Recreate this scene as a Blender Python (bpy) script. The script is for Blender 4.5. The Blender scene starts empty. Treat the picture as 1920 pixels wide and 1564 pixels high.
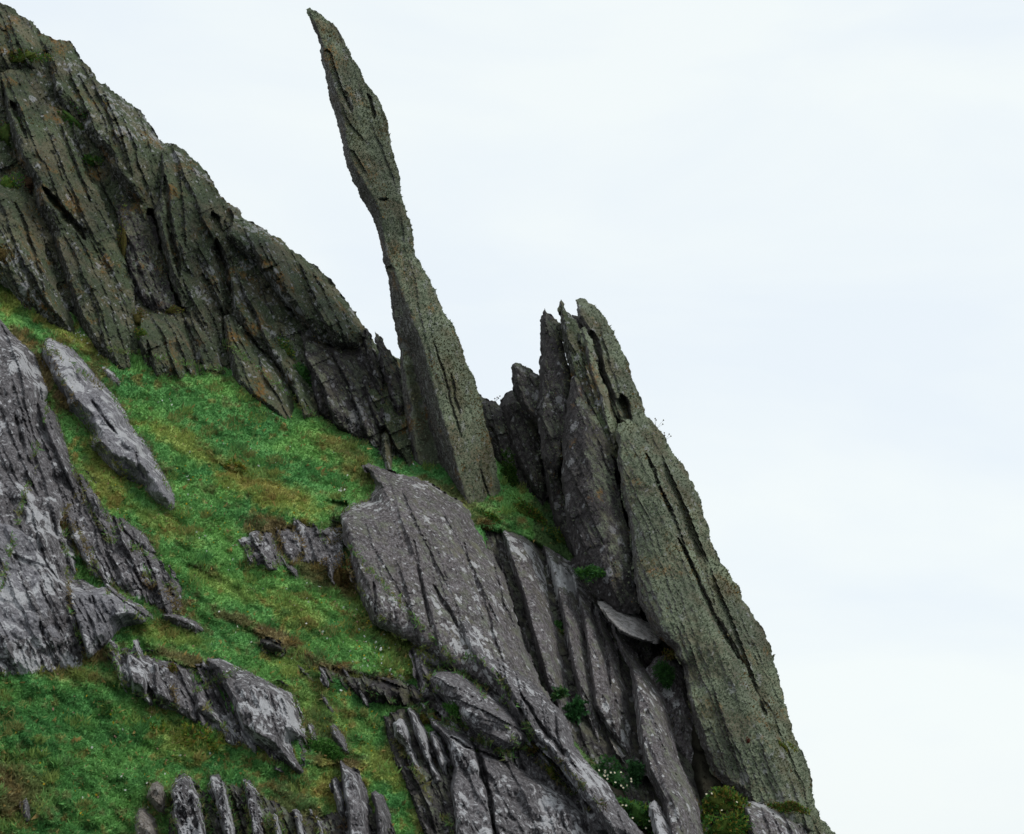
import bpy, math, random
import numpy as np
from mathutils import Vector
from mathutils.geometry import delaunay_2d_cdt

random.seed(7)
RNG = np.random.default_rng(7)
scene = bpy.context.scene
COL = scene.collection

# ------------------------------------------------------------------ camera
W0, H0 = 1920.0, 1564.0
FPX = 3583.0
PITCH = math.radians(12)
CAM = np.array([0.0, 0.0, 1.6])
AX_R = np.array([1.0, 0, 0])
AX_U = np.array([0, -math.sin(PITCH), math.cos(PITCH)])
AX_F = np.array([0, math.cos(PITCH), math.sin(PITCH)])
cam_data = bpy.data.cameras.new('camera')
cam = bpy.data.objects.new('camera', cam_data)
COL.objects.link(cam)
cam.location = CAM
cam.rotation_euler = (math.pi / 2 + PITCH, 0, 0)
cam_data.sensor_width = 36
cam_data.lens = 36 * FPX / W0
cam_data.clip_end = 20000
scene.camera = cam

# ------------------------------------------------------------------ sky, sun, exposure
SUN_EL, SUN_AZ = math.radians(46), math.radians(112)     # azimuth clockwise from +Y (view direction)
world = bpy.data.worlds.new('World')
scene.world = world
world.use_nodes = True
nt = world.node_tree
nt.nodes.clear()
wo = nt.nodes.new('ShaderNodeOutputWorld')
bg = nt.nodes.new('ShaderNodeBackground')
bg.inputs['Strength'].default_value = 0.1
sky = nt.nodes.new('ShaderNodeTexSky')
sky.sky_type = 'NISHITA'
sky.sun_disc = False
sky.sun_elevation = SUN_EL
sky.sun_rotation = SUN_AZ
tc = nt.nodes.new('ShaderNodeTexCoord')
mp = nt.nodes.new('ShaderNodeMapping')
mp.inputs['Scale'].default_value = (1.6, 1.6, 5.0)
mp.inputs['Location'].default_value = (0.35, 0.1, 0.2)
nz = nt.nodes.new('ShaderNodeTexNoise')
nz.inputs['Scale'].default_value = 2.2
nz.inputs['Detail'].default_value = 5
nz.inputs['Roughness'].default_value = 0.5
nz.inputs['Distortion'].default_value = 0.4
rp = nt.nodes.new('ShaderNodeValToRGB')
rp.color_ramp.elements[0].position = 0.36
rp.color_ramp.elements[0].color = (8.75, 9.5, 10.1, 1)
rp.color_ramp.elements[1].position = 0.6
rp.color_ramp.elements[1].color = (9.5, 10.1, 10.15, 1)
mx = nt.nodes.new('ShaderNodeMix')
mx.data_type = 'RGBA'
mx.inputs[0].default_value = 0.93
nt.links.new(tc.outputs['Generated'], mp.inputs['Vector'])
nt.links.new(mp.outputs['Vector'], nz.inputs['Vector'])
nt.links.new(nz.outputs['Fac'], rp.inputs['Fac'])
nt.links.new(sky.outputs['Color'], mx.inputs[6])
nt.links.new(rp.outputs['Color'], mx.inputs[7])
nt.links.new(mx.outputs[2], bg.inputs['Color'])
nt.links.new(bg.outputs['Background'], wo.inputs['Surface'])

sun_d = bpy.data.lights.new('sun', 'SUN')
sun_d.energy = 1.5
sun_d.angle = math.radians(14)
sun_d.color = (1.0, 0.96, 0.9)
sun = bpy.data.objects.new('sun', sun_d)
COL.objects.link(sun)
sdir = Vector((math.sin(SUN_AZ) * math.cos(SUN_EL), math.cos(SUN_AZ) * math.cos(SUN_EL), math.sin(SUN_EL)))
sun.rotation_euler = sdir.to_track_quat('Z', 'Y').to_euler()
sun.location = (30, -10, 40)

scene.view_settings.view_transform = 'Standard'
scene.view_settings.look = 'None'
scene.view_settings.gamma = 1
scene.view_settings.use_curve_mapping = False
scene.view_settings.exposure = 0.0


# ------------------------------------------------------------------ numeric helpers
def to_world(px, py, D):
    px = np.asarray(px, float); py = np.asarray(py, float); D = np.asarray(D, float)
    x = (px - W0 / 2) / FPX * D
    y = -(py - H0 / 2) / FPX * D
    return CAM + x[..., None] * AX_R + y[..., None] * AX_U + D[..., None] * AX_F


def hsh(i, j, k):
    h = (i * 374761393 + j * 668265263 + k * 2147483647 * 3 + 1013904223) & 0xFFFFFFFF
    h = ((h ^ (h >> 13)) * 1274126177) & 0xFFFFFFFF
    h = ((h ^ (h >> 15)) * 2246822519) & 0xFFFFFFFF
    return (h ^ (h >> 16)) & 0xFFFFFFFF


_G = np.random.default_rng(3).normal(size=(256, 3))
_G /= np.linalg.norm(_G, axis=1)[:, None]


def perlin(x, y, z):
    x, y, z = np.broadcast_arrays(np.asarray(x, float), np.asarray(y, float), np.asarray(z, float))
    xi, yi, zi = np.floor(x).astype(np.int64), np.floor(y).astype(np.int64), np.floor(z).astype(np.int64)
    xf, yf, zf = x - xi, y - yi, z - zi
    u, v, w = [t * t * t * (t * (t * 6 - 15) + 10) for t in (xf, yf, zf)]
    out = 0
    for a in (0, 1):
        wa = u if a else 1 - u
        for b in (0, 1):
            wb = v if b else 1 - v
            for c in (0, 1):
                wc = w if c else 1 - w
                g = _G[hsh(xi + a, yi + b, zi + c) & 255]
                out = out + wa * wb * wc * (g[..., 0] * (xf - a) + g[..., 1] * (yf - b) + g[..., 2] * (zf - c))
    return out * 1.6


def fbm(x, y, z, o=4, g=0.5, ridged=False):
    r, a, s = 0, 1.0, 0
    for i in range(o):
        n = perlin(x * 2 ** i + 13.7 * i, y * 2 ** i + 5.1 * i, z * 2 ** i)
        if ridged:
            n = 1 - 2 * np.abs(n)
        r = r + a * n; s += a; a *= g
    return r / s


def rnd1(k, seed=0):
    return hsh(k.astype(np.int64), np.full(k.shape, seed, np.int64), np.zeros(k.shape, np.int64)) / 4294967295.0


def inside(P, poly):
    x, y = P[:, 0], P[:, 1]
    r = np.zeros(len(P), bool)
    n = len(poly)
    for i in range(n):
        x1, y1 = poly[i]; x2, y2 = poly[(i + 1) % n]
        if y1 == y2: continue
        c = ((y1 > y) != (y2 > y)) & (x < (x2 - x1) * (y - y1) / (y2 - y1) + x1)
        r ^= c
    return r


def seg_dist(P, A, B):
    d = B - A
    L = max(float(d @ d), 1e-9)
    t = np.clip(((P - A) @ d) / L, 0, 1)
    q = P - (A + t[:, None] * d)
    side = (P[:, 0] - A[0]) * d[1] - (P[:, 1] - A[1]) * d[0]
    return np.hypot(q[:, 0], q[:, 1]), t, side


def line_field(P, pts):
    """distance to a polyline, parameter along it 0..1, signed side"""
    pts = np.array([p[:2] for p in pts], float)
    best = np.full(len(P), 1e9); par = np.zeros(len(P)); sd = np.zeros(len(P))
    n = len(pts) - 1
    for i in range(n):
        d, t, s = seg_dist(P, pts[i], pts[i + 1])
        m = d < best
        best[m] = d[m]; par[m] = (i + t[m]) / n; sd[m] = s[m]
    return best, par, sd


def fractal_poly(poly, rough, rng, step=7.0):
    out = []
    n = len(poly)
    for i in range(n):
        a, b = np.array(poly[i], float), np.array(poly[(i + 1) % n], float)
        pts = [a, b]
        amp = rough
        L = np.hypot(*(b - a)[:2])
        while L > step:
            new = [pts[0]]
            for p, q in zip(pts[:-1], pts[1:]):
                m = (p + q) / 2
                t = (q - p)[:2]; l = max(np.hypot(*t), 1e-6)
                nrm = np.array([-t[1], t[0]]) / l
                m = m.copy()
                m[:2] += nrm * rng.uniform(-1, 1) * min(amp, l * 0.18)
                new += [m, q]
            pts = new; L /= 2; amp *= 0.7
        out += pts[:-1]
    return np.array(out)


def lattice(poly, sp, rng, jit=0.25):
    x0, y0 = poly[:, 0].min(), poly[:, 1].min()
    x1, y1 = poly[:, 0].max(), poly[:, 1].max()
    ys = np.arange(y0, y1, sp * 0.87)
    X = []
    for i, y in enumerate(ys):
        xs = np.arange(x0 + (i % 2) * sp / 2, x1, sp)
        X.append(np.stack([xs, np.full(len(xs), y)], 1))
    P = np.concatenate(X)
    P = P + rng.uniform(-jit, jit, P.shape) * sp
    return P[inside(P, poly)]


def boundary_dist(P, poly):
    d = np.full(len(P), 1e9)
    n = len(poly)
    for i in range(n):
        q, _, _ = seg_dist(P, poly[i], poly[(i + 1) % n])
        d = np.minimum(d, q)
    return d


def cdt(pts, edges, faces):
    r = delaunay_2d_cdt([Vector((float(p[0]), float(p[1]))) for p in pts], edges, faces, 1, 1e-5, True)
    V = np.array([v[:] for v in r[0]])
    orig = [o[0] if o else -1 for o in r[3]]
    F = np.array([f for f in r[2] if len(f) == 3])
    if faces:
        poly = np.array([p[:2] for p in np.asarray(pts)[faces[0]]])
        F = F[inside(V[F].mean(axis=1), poly)]
        u = np.unique(F)
        mp_ = np.full(len(V), -1); mp_[u] = np.arange(len(u))
        V, F, orig = V[u], mp_[F], [orig[i] for i in u]
        a, b, c = V[F[:, 0]], V[F[:, 1]], V[F[:, 2]]
        cr = (b[:, 0] - a[:, 0]) * (c[:, 1] - a[:, 1]) - (b[:, 1] - a[:, 1]) * (c[:, 0] - a[:, 0])
        F[cr < 0] = F[cr < 0][:, ::-1]
    return V, F, np.array(orig)


def mesh_obj(name, V, F, mat, parent=None, origin=None, cols=None, smooth=False):
    V = np.asarray(V, np.float32)
    if origin is None:
        i = np.argmin(V[:, 2])
        origin = np.array([V[:, 0].mean(), V[:, 1].mean(), V[i, 2]])
    me = bpy.data.meshes.new(name)
    me.vertices.add(len(V))
    me.vertices.foreach_set('co', (V - np.asarray(origin, np.float32)).astype(np.float32).ravel())
    k = F.shape[1]
    me.loops.add(F.size)
    me.loops.foreach_set('vertex_index', F.astype(np.int32).ravel())
    me.polygons.add(len(F))
    me.polygons.foreach_set('loop_start', np.arange(0, F.size, k, dtype=np.int32))
    me.polygons.foreach_set('use_smooth', np.full(len(F), smooth))
    me.update(calc_edges=True)
    if cols is not None:
        at = me.color_attributes.new('Col', 'FLOAT_COLOR', 'POINT')
        c = np.ones((len(V), 4), np.float32); c[:, :3] = cols
        at.data.foreach_set('color', c.ravel())
    me.materials.append(mat)
    o = bpy.data.objects.new(name, me)
    COL.objects.link(o)
    if parent is not None:
        o.parent = parent
        o.location = Vector(origin) - parent.location
    else:
        o.location = Vector(origin)
    return o


def tag(o, label=None, cat=None, group=None, kind=None):
    for k, v in (('label', label), ('category', cat), ('group', group), ('kind', kind)):
        if v: o[k] = v
    return o


def empty(name, px, py, D, label, cat, group=None):
    o = bpy.data.objects.new(name, None)
    COL.objects.link(o)
    o.location = Vector(to_world(px, py, D))
    o.empty_display_size = 0.3
    return tag(o, label, cat, group)


# depth of things, as planes in space (inverse depth is affine in picture coordinates)
def plane_fn(a, b, c, add=0.0):
    return lambda x, y: 1.0 / (a + b * x + c * y) + add


GULLY = np.array([(1085, 1130), (1150, 1130), (1240, 1190), (1300, 1260), (1320, 1480), (1380, 1620), (1240, 1620),
                  (1150, 1480), (1060, 1330), (1040, 1200)], float)


def ground_D(x, y):
    x = np.asarray(x, float); y = np.asarray(y, float)
    D = 1.0 / np.maximum(0.0394 - 1.14e-5 * x + 2.2e-5 * y, 0.012)
    return D


cliff_D = plane_fn(0.0455, -6.4e-6, 1.02e-5)
needle_D = lambda x, y: np.full(np.shape(x), 20.42)
pinn_D = plane_fn(0.0465 - 560 * 9e-6, 0, 9e-6)


def grow_D(off):
    return lambda x, y: ground_D(x, y) + off


# ------------------------------------------------------------------ materials
def N(nt, t, **kw):
    n = nt.nodes.new(t)
    for k, v in kw.items():
        setattr(n, k, v)
    return n


def rock_material(name, dark, mid, light, white=0.5, white_col=(0.42, 0.42, 0.44), green=0.0, orange=0.0, ang=0.40,
                  green_cols=((0.12, 0.14, 0.095), (0.21, 0.24, 0.165)), white_pos=0.585, spec=0.25, patch=0.7, fleck=0.55):
    m = bpy.data.materials.new(name)
    m.use_nodes = True
    nt = m.node_tree
    nt.nodes.clear()
    L = nt.links.new
    out = N(nt, 'ShaderNodeOutputMaterial')
    bs = N(nt, 'ShaderNodeBsdfPrincipled')
    bs.inputs['Roughness'].default_value = 0.85
    bs.inputs['Specular IOR Level'].default_value = spec
    L(bs.outputs[0], out.inputs[0])
    geo = N(nt, 'ShaderNodeNewGeometry')
    rot = N(nt, 'ShaderNodeMapping')
    rot.inputs['Rotation'].default_value = (0, -ang, 0)
    L(geo.outputs['Position'], rot.inputs['Vector'])

    def coords(sx, sz):
        q = N(nt, 'ShaderNodeMapping')
        q.inputs['Scale'].default_value = (sx, sx, sz)
        L(rot.outputs[0], q.inputs['Vector'])
        return q.outputs[0]

    def noise(vec, scale, detail=5, rough=0.6, dist=0.0):
        q = N(nt, 'ShaderNodeTexNoise')
        q.inputs['Scale'].default_value = scale
        q.inputs['Detail'].default_value = detail
        q.inputs['Roughness'].default_value = rough
        q.inputs['Distortion'].default_value = dist
        L(vec, q.inputs['Vector'])
        return q.outputs['Fac']

    def ramp(fac, stops):
        q = N(nt, 'ShaderNodeValToRGB')
        e = q.color_ramp.elements
        while len(e) < len(stops): e.new(0.5)
        for i, (p, c) in enumerate(stops):
            e[i].position = p
            e[i].color = (*c, 1) if isinstance(c, tuple) else (c, c, c, 1)
        L(fac, q.inputs[0])
        return q.outputs[0]

    def mix(fac, a, b):
        q = N(nt, 'ShaderNodeMix', data_type='RGBA')
        for s, v in ((0, fac), (6, a), (7, b)):
            if hasattr(v, 'links'): L(v, q.inputs[s])
            else: q.inputs[s].default_value = v if s == 0 else (*v, 1)
        return q.outputs[2]

    def mth(op, a, b=0.0, c=None):
        q = N(nt, 'ShaderNodeMath', operation=op)
        for i, v in enumerate((a, b) if c is None else (a, b, c)):
            if hasattr(v, 'links'): L(v, q.inputs[i])
            else: q.inputs[i].default_value = v
        return q.outputs[0]

    st = coords(1.0, 0.22)
    st2 = coords(1.0, 0.45)
    iso = rot.outputs[0]
    n_str = noise(st, 17, 8, 0.74, 0.3)
    n_big = noise(st2, 2.2, 4, 0.55)
    base = ramp(n_str, [(0.33, dark), (0.49, mid), (0.66, light)])
    tone = ramp(n_big, [(0.3, (0.72, 0.70, 0.70)), (0.7, (1.18, 1.15, 1.16))])
    q = N(nt, 'ShaderNodeMix', data_type='RGBA', blend_type='MULTIPLY')
    q.inputs[0].default_value = 1
    L(base, q.inputs[6]); L(tone, q.inputs[7])
    col = q.outputs[2]
    fl = noise(coords(1.0, 0.38), 36, 4, 0.8)
    col = mix(ramp(fl, [(0.54, 0.0), (0.61, fleck)]), col, (0.40, 0.40, 0.42))
    col = mix(ramp(fl, [(0.38, 0.8), (0.455, 0.0)]), col, tuple(c * 0.4 for c in dark))
    if green > 0:
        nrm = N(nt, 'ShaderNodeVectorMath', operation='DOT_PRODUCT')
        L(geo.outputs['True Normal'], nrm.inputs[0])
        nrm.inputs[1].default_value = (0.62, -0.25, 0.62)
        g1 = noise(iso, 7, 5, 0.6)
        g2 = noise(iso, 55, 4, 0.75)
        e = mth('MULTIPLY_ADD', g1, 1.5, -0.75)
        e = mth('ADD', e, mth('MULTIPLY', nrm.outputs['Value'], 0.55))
        e = mth('ADD', e, mth('MULTIPLY_ADD', g2, 0.8, -0.4))
        e = mth('ADD', e, green - 0.5)
        gm = N(nt, 'ShaderNodeClamp'); L(mth('MULTIPLY', e, 2.2), gm.inputs[0])
        gcol = ramp(g2, [(0.32, green_cols[0]), (0.68, green_cols[1])])
        g3 = noise(iso, 3.1, 4, 0.6)
        gcol = mix(ramp(g3, [(0.46, 0.0), (0.60, 0.85)]), gcol, (0.125, 0.112, 0.072))
        g4 = noise(st2, 1.5, 4, 0.6)
        gt = N(nt, 'ShaderNodeMix', data_type='RGBA', blend_type='MULTIPLY'); gt.inputs[0].default_value = 1
        L(gcol, gt.inputs[6]); L(ramp(g4, [(0.35, (0.72, 0.72, 0.72)), (0.65, (1.35, 1.38, 1.32))]), gt.inputs[7]); gcol = gt.outputs[2]
        col = mix(mth('MULTIPLY', gm.outputs[0], 0.88), col, gcol)
    if orange > 0:
        o1 = noise(iso, 2.6, 6, 0.68)
        o2 = noise(iso, 34, 4, 0.7)
        f = mth('MULTIPLY', ramp(o1, [(0.63 - orange * 0.09, 0.0), (0.70 - orange * 0.07, 1.0)]),
                ramp(o2, [(0.42, 0.0), (0.56, 1.0)]))
        col = mix(mth('MULTIPLY', f, 0.8), col, (0.21, 0.105, 0.02))
    if white > 0:
        w1 = noise(st2, 6.5, 9, 0.68, 0.5)
        w2 = noise(iso, 1.1, 3, 0.5)
        w = mth('ADD', w1, mth('MULTIPLY_ADD', w2, patch, -patch / 2))
        wm = ramp(w, [(white_pos, 0.0), (white_pos + 0.025, 1.0)])
        wn = noise(iso, 40, 4, 0.7)
        for vs, gain, thr in ((7.5, 0.95, -0.58), (17, 0.66, -0.30)):
            vo = N(nt, 'ShaderNodeTexVoronoi'); vo.inputs['Scale'].default_value = vs
            vo.inputs['Randomness'].default_value = 1
            L(coords(1.0, 0.6), vo.inputs['Vector'])
            vr = N(nt, 'ShaderNodeSeparateColor'); L(vo.outputs['Color'], vr.inputs[0])
            rad = mth('ADD', mth('MULTIPLY_ADD', vr.outputs[0], gain, thr), mth('MULTIPLY_ADD', w2, 0.8, -0.4))
            dots = mth('GREATER_THAN', rad, mth('ADD', vo.outputs['Distance'], mth('MULTIPLY_ADD', wn, 0.9, -0.45)))
            wm = mth('MAXIMUM', wm, dots)
        wc = ramp(noise(iso, 60, 3, 0.7), [(0.3, tuple(c * 0.62 for c in white_col)), (0.6, white_col)])
        col = mix(mth('MULTIPLY', wm, white), col, wc)
    L(col, bs.inputs['Base Color'])
    bmp = N(nt, 'ShaderNodeBump')
    bmp.inputs['Strength'].default_value = 0.9
    bmp.inputs['Distance'].default_value = 0.035
    hh = mth('ADD', n_str, mth('MULTIPLY', noise(iso, 95, 4, 0.7), 0.45))
    L(hh, bmp.inputs['Height'])
    L(bmp.outputs[0], bs.inputs['Normal'])
    return m


def vcol_material(name, rough=0.8, trans=0.0, spec=0.2, noise_scale=0, noise_amt=0.3):
    m = bpy.data.materials.new(name)
    m.use_nodes = True
    nt = m.node_tree
    bs = nt.nodes['Principled BSDF']
    bs.inputs['Roughness'].default_value = rough
    bs.inputs['Specular IOR Level'].default_value = spec
    at = nt.nodes.new('ShaderNodeAttribute')
    at.attribute_name = 'Col'
    src = at.outputs['Color']
    if noise_scale:
        geo = nt.nodes.new('ShaderNodeNewGeometry')
        n = nt.nodes.new('ShaderNodeTexNoise'); n.inputs['Scale'].default_value = noise_scale
        n.inputs['Detail'].default_value = 5; n.inputs['Roughness'].default_value = 0.7
        nt.links.new(geo.outputs['Position'], n.inputs['Vector'])
        mr = nt.nodes.new('ShaderNodeMapRange')
        mr.inputs['From Min'].default_value = 0.3; mr.inputs['From Max'].default_value = 0.7
        mr.inputs['To Min'].default_value = 1 - noise_amt; mr.inputs['To Max'].default_value = 1 + noise_amt
        nt.links.new(n.outputs['Fac'], mr.inputs['Value'])
        vm = nt.nodes.new('ShaderNodeVectorMath'); vm.operation = 'SCALE'
        nt.links.new(src, vm.inputs[0]); nt.links.new(mr.outputs[0], vm.inputs['Scale'])
        src = vm.outputs[0]
        b = nt.nodes.new('ShaderNodeBump'); b.inputs['Distance'].default_value = 0.02
        b.inputs['Strength'].default_value = 0.8
        nt.links.new(n.outputs['Fac'], b.inputs['Height']); nt.links.new(b.outputs[0], bs.inputs['Normal'])
    nt.links.new(src, bs.inputs['Base Color'])
    if trans:
        tr = nt.nodes.new('ShaderNodeBsdfTranslucent')
        nt.links.new(src, tr.inputs['Color'])
        ms = nt.nodes.new('ShaderNodeMixShader'); ms.inputs[0].default_value = trans
        out = nt.nodes['Material Output']
        nt.links.new(bs.outputs[0], ms.inputs[1]); nt.links.new(tr.outputs[0], ms.inputs[2])
        nt.links.new(ms.outputs[0], out.inputs[0])
    return m


M = {
    'grey': rock_material('grey_lichened_slate', (0.045, 0.043, 0.046), (0.115, 0.109, 0.115), (0.215, 0.208, 0.216), white=0.95, white_pos=0.575, white_col=(0.5, 0.5, 0.52)),
    'pale': rock_material('pale_blue_grey_slate', (0.09, 0.09, 0.10), (0.195, 0.194, 0.212), (0.29, 0.29, 0.313), white=0.9, white_pos=0.57, white_col=(0.52, 0.52, 0.54)),
    'purple': rock_material('purple_brown_slate', (0.044, 0.039, 0.041), (0.118, 0.106, 0.109), (0.20, 0.185, 0.19), white=0.95, white_pos=0.595, white_col=(0.5, 0.5, 0.51), green=0.08, ang=0.32),
    'olive': rock_material('olive_lichened_rock', (0.017, 0.018, 0.014), (0.047, 0.048, 0.037), (0.092, 0.098, 0.072), white=0.6, green=0.55,  # cliff tones lowered: its turn from the sun is put into the colour
                           orange=0.75, white_pos=0.65, green_cols=((0.028, 0.040, 0.019), (0.092, 0.118, 0.064))),
    'sage': rock_material('sage_lichened_rock', (0.045, 0.042, 0.04), (0.095, 0.088, 0.082), (0.155, 0.15, 0.14), white=0.4, green=0.78,
                          orange=0.6, white_pos=0.70),
    'dark': rock_material('dark_shaded_slate', (0.02, 0.018, 0.019), (0.045, 0.04, 0.041), (0.075, 0.07, 0.07), white=0.4, fleck=0.10, green=0.16,  # dark rock; shade of clefts and interiors is put into its colour
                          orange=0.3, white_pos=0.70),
    'speck': rock_material('white_crusted_rock', (0.03, 0.028, 0.03), (0.085, 0.08, 0.085), (0.16, 0.155, 0.16), white=0.92, white_pos=0.50, patch=0.15, fleck=0.9,
                           white_col=(0.5, 0.5, 0.52)),
    'bleached': rock_material('bleached_slate', (0.12, 0.115, 0.11), (0.33, 0.32, 0.31), (0.52, 0.51, 0.50), white=0.6, white_col=(0.6, 0.6, 0.6), ang=1.2),
    'tan': rock_material('tan_stone', (0.12, 0.105, 0.09), (0.21, 0.19, 0.165), (0.3, 0.275, 0.245), white=0.3, white_pos=0.66),
}
M_LICHEN = vcol_material('lichen_tufts', 0.9, 0.15)
M_GRASS = vcol_material('grass_blades', 0.75, 0.42)
M_GROUND = vcol_material('turf_and_soil', 0.95, 0, 0.1, 38, 0.4)
M_LEAF = vcol_material('leaves', 0.55, 0.25, 0.3)

# ------------------------------------------------------------------ surface buffer (front depth at 4 px cells), used to set plants on rocks
ZS = 4
ZW, ZH = int(2400 // ZS), int(2100 // ZS)
ZB = np.full((ZH, ZW), 1e9)


def zb_put(x, y, D):
    i = np.clip(((y + 200) // ZS).astype(int), 0, ZH - 1); j = np.clip(((x + 300) // ZS).astype(int), 0, ZW - 1)
    np.minimum.at(ZB, (i, j), D)


def zb_get(x, y):
    x = np.asarray(x, float); y = np.asarray(y, float)
    i = np.clip(((y + 200) // ZS).astype(int), 0, ZH - 1); j = np.clip(((x + 300) // ZS).astype(int), 0, ZW - 1)
    return ZB[i, j]


# ------------------------------------------------------------------ rock builder
SEED = [100]
LICHEN_SRC = []


def rock(name, poly, Df, mat, parent=None, label=None, cat=None, group=None, H=0.3, RL=8, RR=45, RT=None, rnd=False, ridges=(), ctrl=(),
         cracks=(), steps=(), ang=0.40, big=0.05, bigf=1.6, saw=0.03, sawf=6.0, fine=0.012, rough=2.5, sp=2.8, thick=0.6, sink=0.0,
         lich=0.0, lich_bias=0.0, embed=None, RB=None, bsmooth=4):
    SEED[0] += 1
    if embed is not None:      # keep the rim under the turf and let the body stand out instead
        H = H - min(embed, 0) * 0.5
        Df = lambda x, y, e_=0.05 + max(embed, 0): ground_D(x, y) - ground_h(x, y) + e_
        sink = 0.0
    rng = np.random.default_rng(SEED[0])
    sd = SEED[0] * 7.31
    poly3 = np.array([(p[0], p[1], p[2] if len(p) > 2 else 0.0) for p in poly], float)
    B = fractal_poly(poly3, rough, rng, max(3.0, sp * 1.3))
    B2 = B[:, :2]
    P = lattice(B2, sp, rng)
    d0 = boundary_dist(P, B2) if len(P) else np.zeros(0)
    P = P[d0 > sp * 0.45]
    nb = len(B2)
    pts = np.concatenate([B2, P])
    V2, F, _ = cdt(pts, [], [list(range(nb))])
    # chamfered edge profile: steep on left facing edges, gentle on right facing ones
    area = 0.5 * np.sum(poly3[:, 0] * np.roll(poly3[:, 1], -1) - np.roll(poly3[:, 0], -1) * poly3[:, 1])
    prof = np.full(len(V2), 1.0)
    n = len(poly3)
    RT = RR if RT is None else RT
    for i in range(n):
        a, b = poly3[i, :2], poly3[(i + 1) % n, :2]
        t = b - a
        l = np.hypot(*t)
        if l < 1e-6: continue
        nx, ny = t[1] / l, -t[0] / l
        if area < 0: nx, ny = -nx, -ny
        # blend by outward direction
        wl, wr = max(-nx, 0) ** 2, max(nx, 0) ** 2
        wt = ny * ny
        R = wl * RL + wr * RR + wt * (RT if ny < 0 else (RB or RR * 0.6 + RL * 0.4))
        dd, _, _ = seg_dist(V2, a, b)
        prof = np.minimum(prof, np.clip(dd / max(R, 1), 0, 1))
    if rnd:
        prof = np.sqrt(1 - (1 - prof) ** 2)
    h = H * prof
    bh = np.zeros(len(V2))
    if len(ctrl) or len(ridges) or np.any(poly3[:, 2] != 0):
        cp = [tuple(p) for p in poly3]
        ed = [(i, (i + 1) % n) for i in range(n)]
        for r in ridges:
            k = len(cp)
            cp += [tuple(map(float, p)) for p in r]
            ed += [(k + i, k + i + 1) for i in range(len(r) - 1)]
        cp += [tuple(map(float, p)) for p in ctrl]
        cpa = np.array(cp)
        r = delaunay_2d_cdt([Vector(p[:2]) for p in cp], ed, [], 0, 1e-4, True)
        CV = np.array([v[:] for v in r[0]])
        hv = []
        for v, o in zip(CV, r[3]):
            if o: hv.append(cpa[o[0], 2])
            else:
                dq = np.hypot(*(cpa[:, :2] - v).T); w = 1 / (dq + 1e-3) ** 3
                hv.append(float((w * cpa[:, 2]).sum() / w.sum()))
        hv = np.array(hv)
        done = np.zeros(len(V2), bool)
        for f in r[2]:
            a, b, c = CV[f[0]], CV[f[1]], CV[f[2]]
            det = (b[1] - c[1]) * (a[0] - c[0]) + (c[0] - b[0]) * (a[1] - c[1])
            if abs(det) < 1e-9: continue
            l1 = ((b[1] - c[1]) * (V2[:, 0] - c[0]) + (c[0] - b[0]) * (V2[:, 1] - c[1])) / det
            l2 = ((c[1] - a[1]) * (V2[:, 0] - c[0]) + (a[0] - c[0]) * (V2[:, 1] - c[1])) / det
            l3 = 1 - l1 - l2
            m = (l1 >= -1e-4) & (l2 >= -1e-4) & (l3 >= -1e-4) & ~done
            bh[m] = l1[m] * hv[f[0]] + l2[m] * hv[f[1]] + l3[m] * hv[f[2]]
            done |= m
        if bsmooth:
            E0 = np.concatenate([F[:, 0], F[:, 1], F[:, 2]]); E1 = np.concatenate([F[:, 1], F[:, 2], F[:, 0]])
            deg = np.bincount(np.concatenate([E0, E1]), minlength=len(V2))
            b0 = bh.copy()
            for _ in range(bsmooth):
                sm_ = np.bincount(E0, bh[E1], len(V2)) + np.bincount(E1, bh[E0], len(V2))
                bh = sm_ / np.maximum(deg, 1)
                bh[:nb] = b0[:nb]
    h = h + bh
    D = Df(V2[:, 0], V2[:, 1]) + sink
    x = (V2[:, 0] - 960) / FPX * 20; y = -(V2[:, 1] - 782) / FPX * 20
    s = x * math.sin(ang) - y * math.cos(ang)
    v = x * math.cos(ang) + y * math.sin(ang)
    edge = np.clip(prof * 3, 0.15, 1)
    n1 = fbm(s * bigf * 0.3, v * bigf, sd, 4)
    h = h + big * 2.0 * n1 * edge
    if saw > 0:
        vw = v + 0.17 * perlin(s * 0.55, v * 1.1, sd + 3) + 0.03 * perlin(s * 4, v * 6, sd + 9)
        for fq, am in ((sawf, saw), (sawf * 2.7, saw * 0.4)):
            k = np.floor(vw * fq); fr = vw * fq - k
            am2 = am * (0.25 + 1.5 * rnd1(k, SEED[0]))
            br = np.clip(0.75 + 1.6 * perlin(s * 1.1, k * 3.7, sd + 5), 0, 1.3)
            br = br * (0.8 + 0.4 * (perlin(s * 7, k * 1.7, sd + 8) > 0))
            pr = np.where(fr < 0.06, fr / 0.06, 1 - (fr - 0.06) / 0.94)
            h = h + am2 * br * pr * edge
    n2 = fbm(s * 4.2, v * 17, sd + 11, 4, 0.6, ridged=True)
    n3 = fbm(s * 14, v * 26, sd + 17, 3, 0.6)
    h = h + fine * (1.1 * n2 + 1.2 * n3)
    for c in steps:       # (points, height, ramp px): a lip raised on the right of the line
        pts_, hgt, rmp = c
        dd, par, side = line_field(V2, pts_)
        w = np.clip(np.minimum(par, 1 - par) * 6, 0, 1)
        h = h + np.where(side > 0, hgt * np.exp(-dd / rmp), 0) * w
        h = h - hgt * 0.5 * np.exp(-dd / (rmp * 0.5)) * (side <= 0) * w
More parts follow.
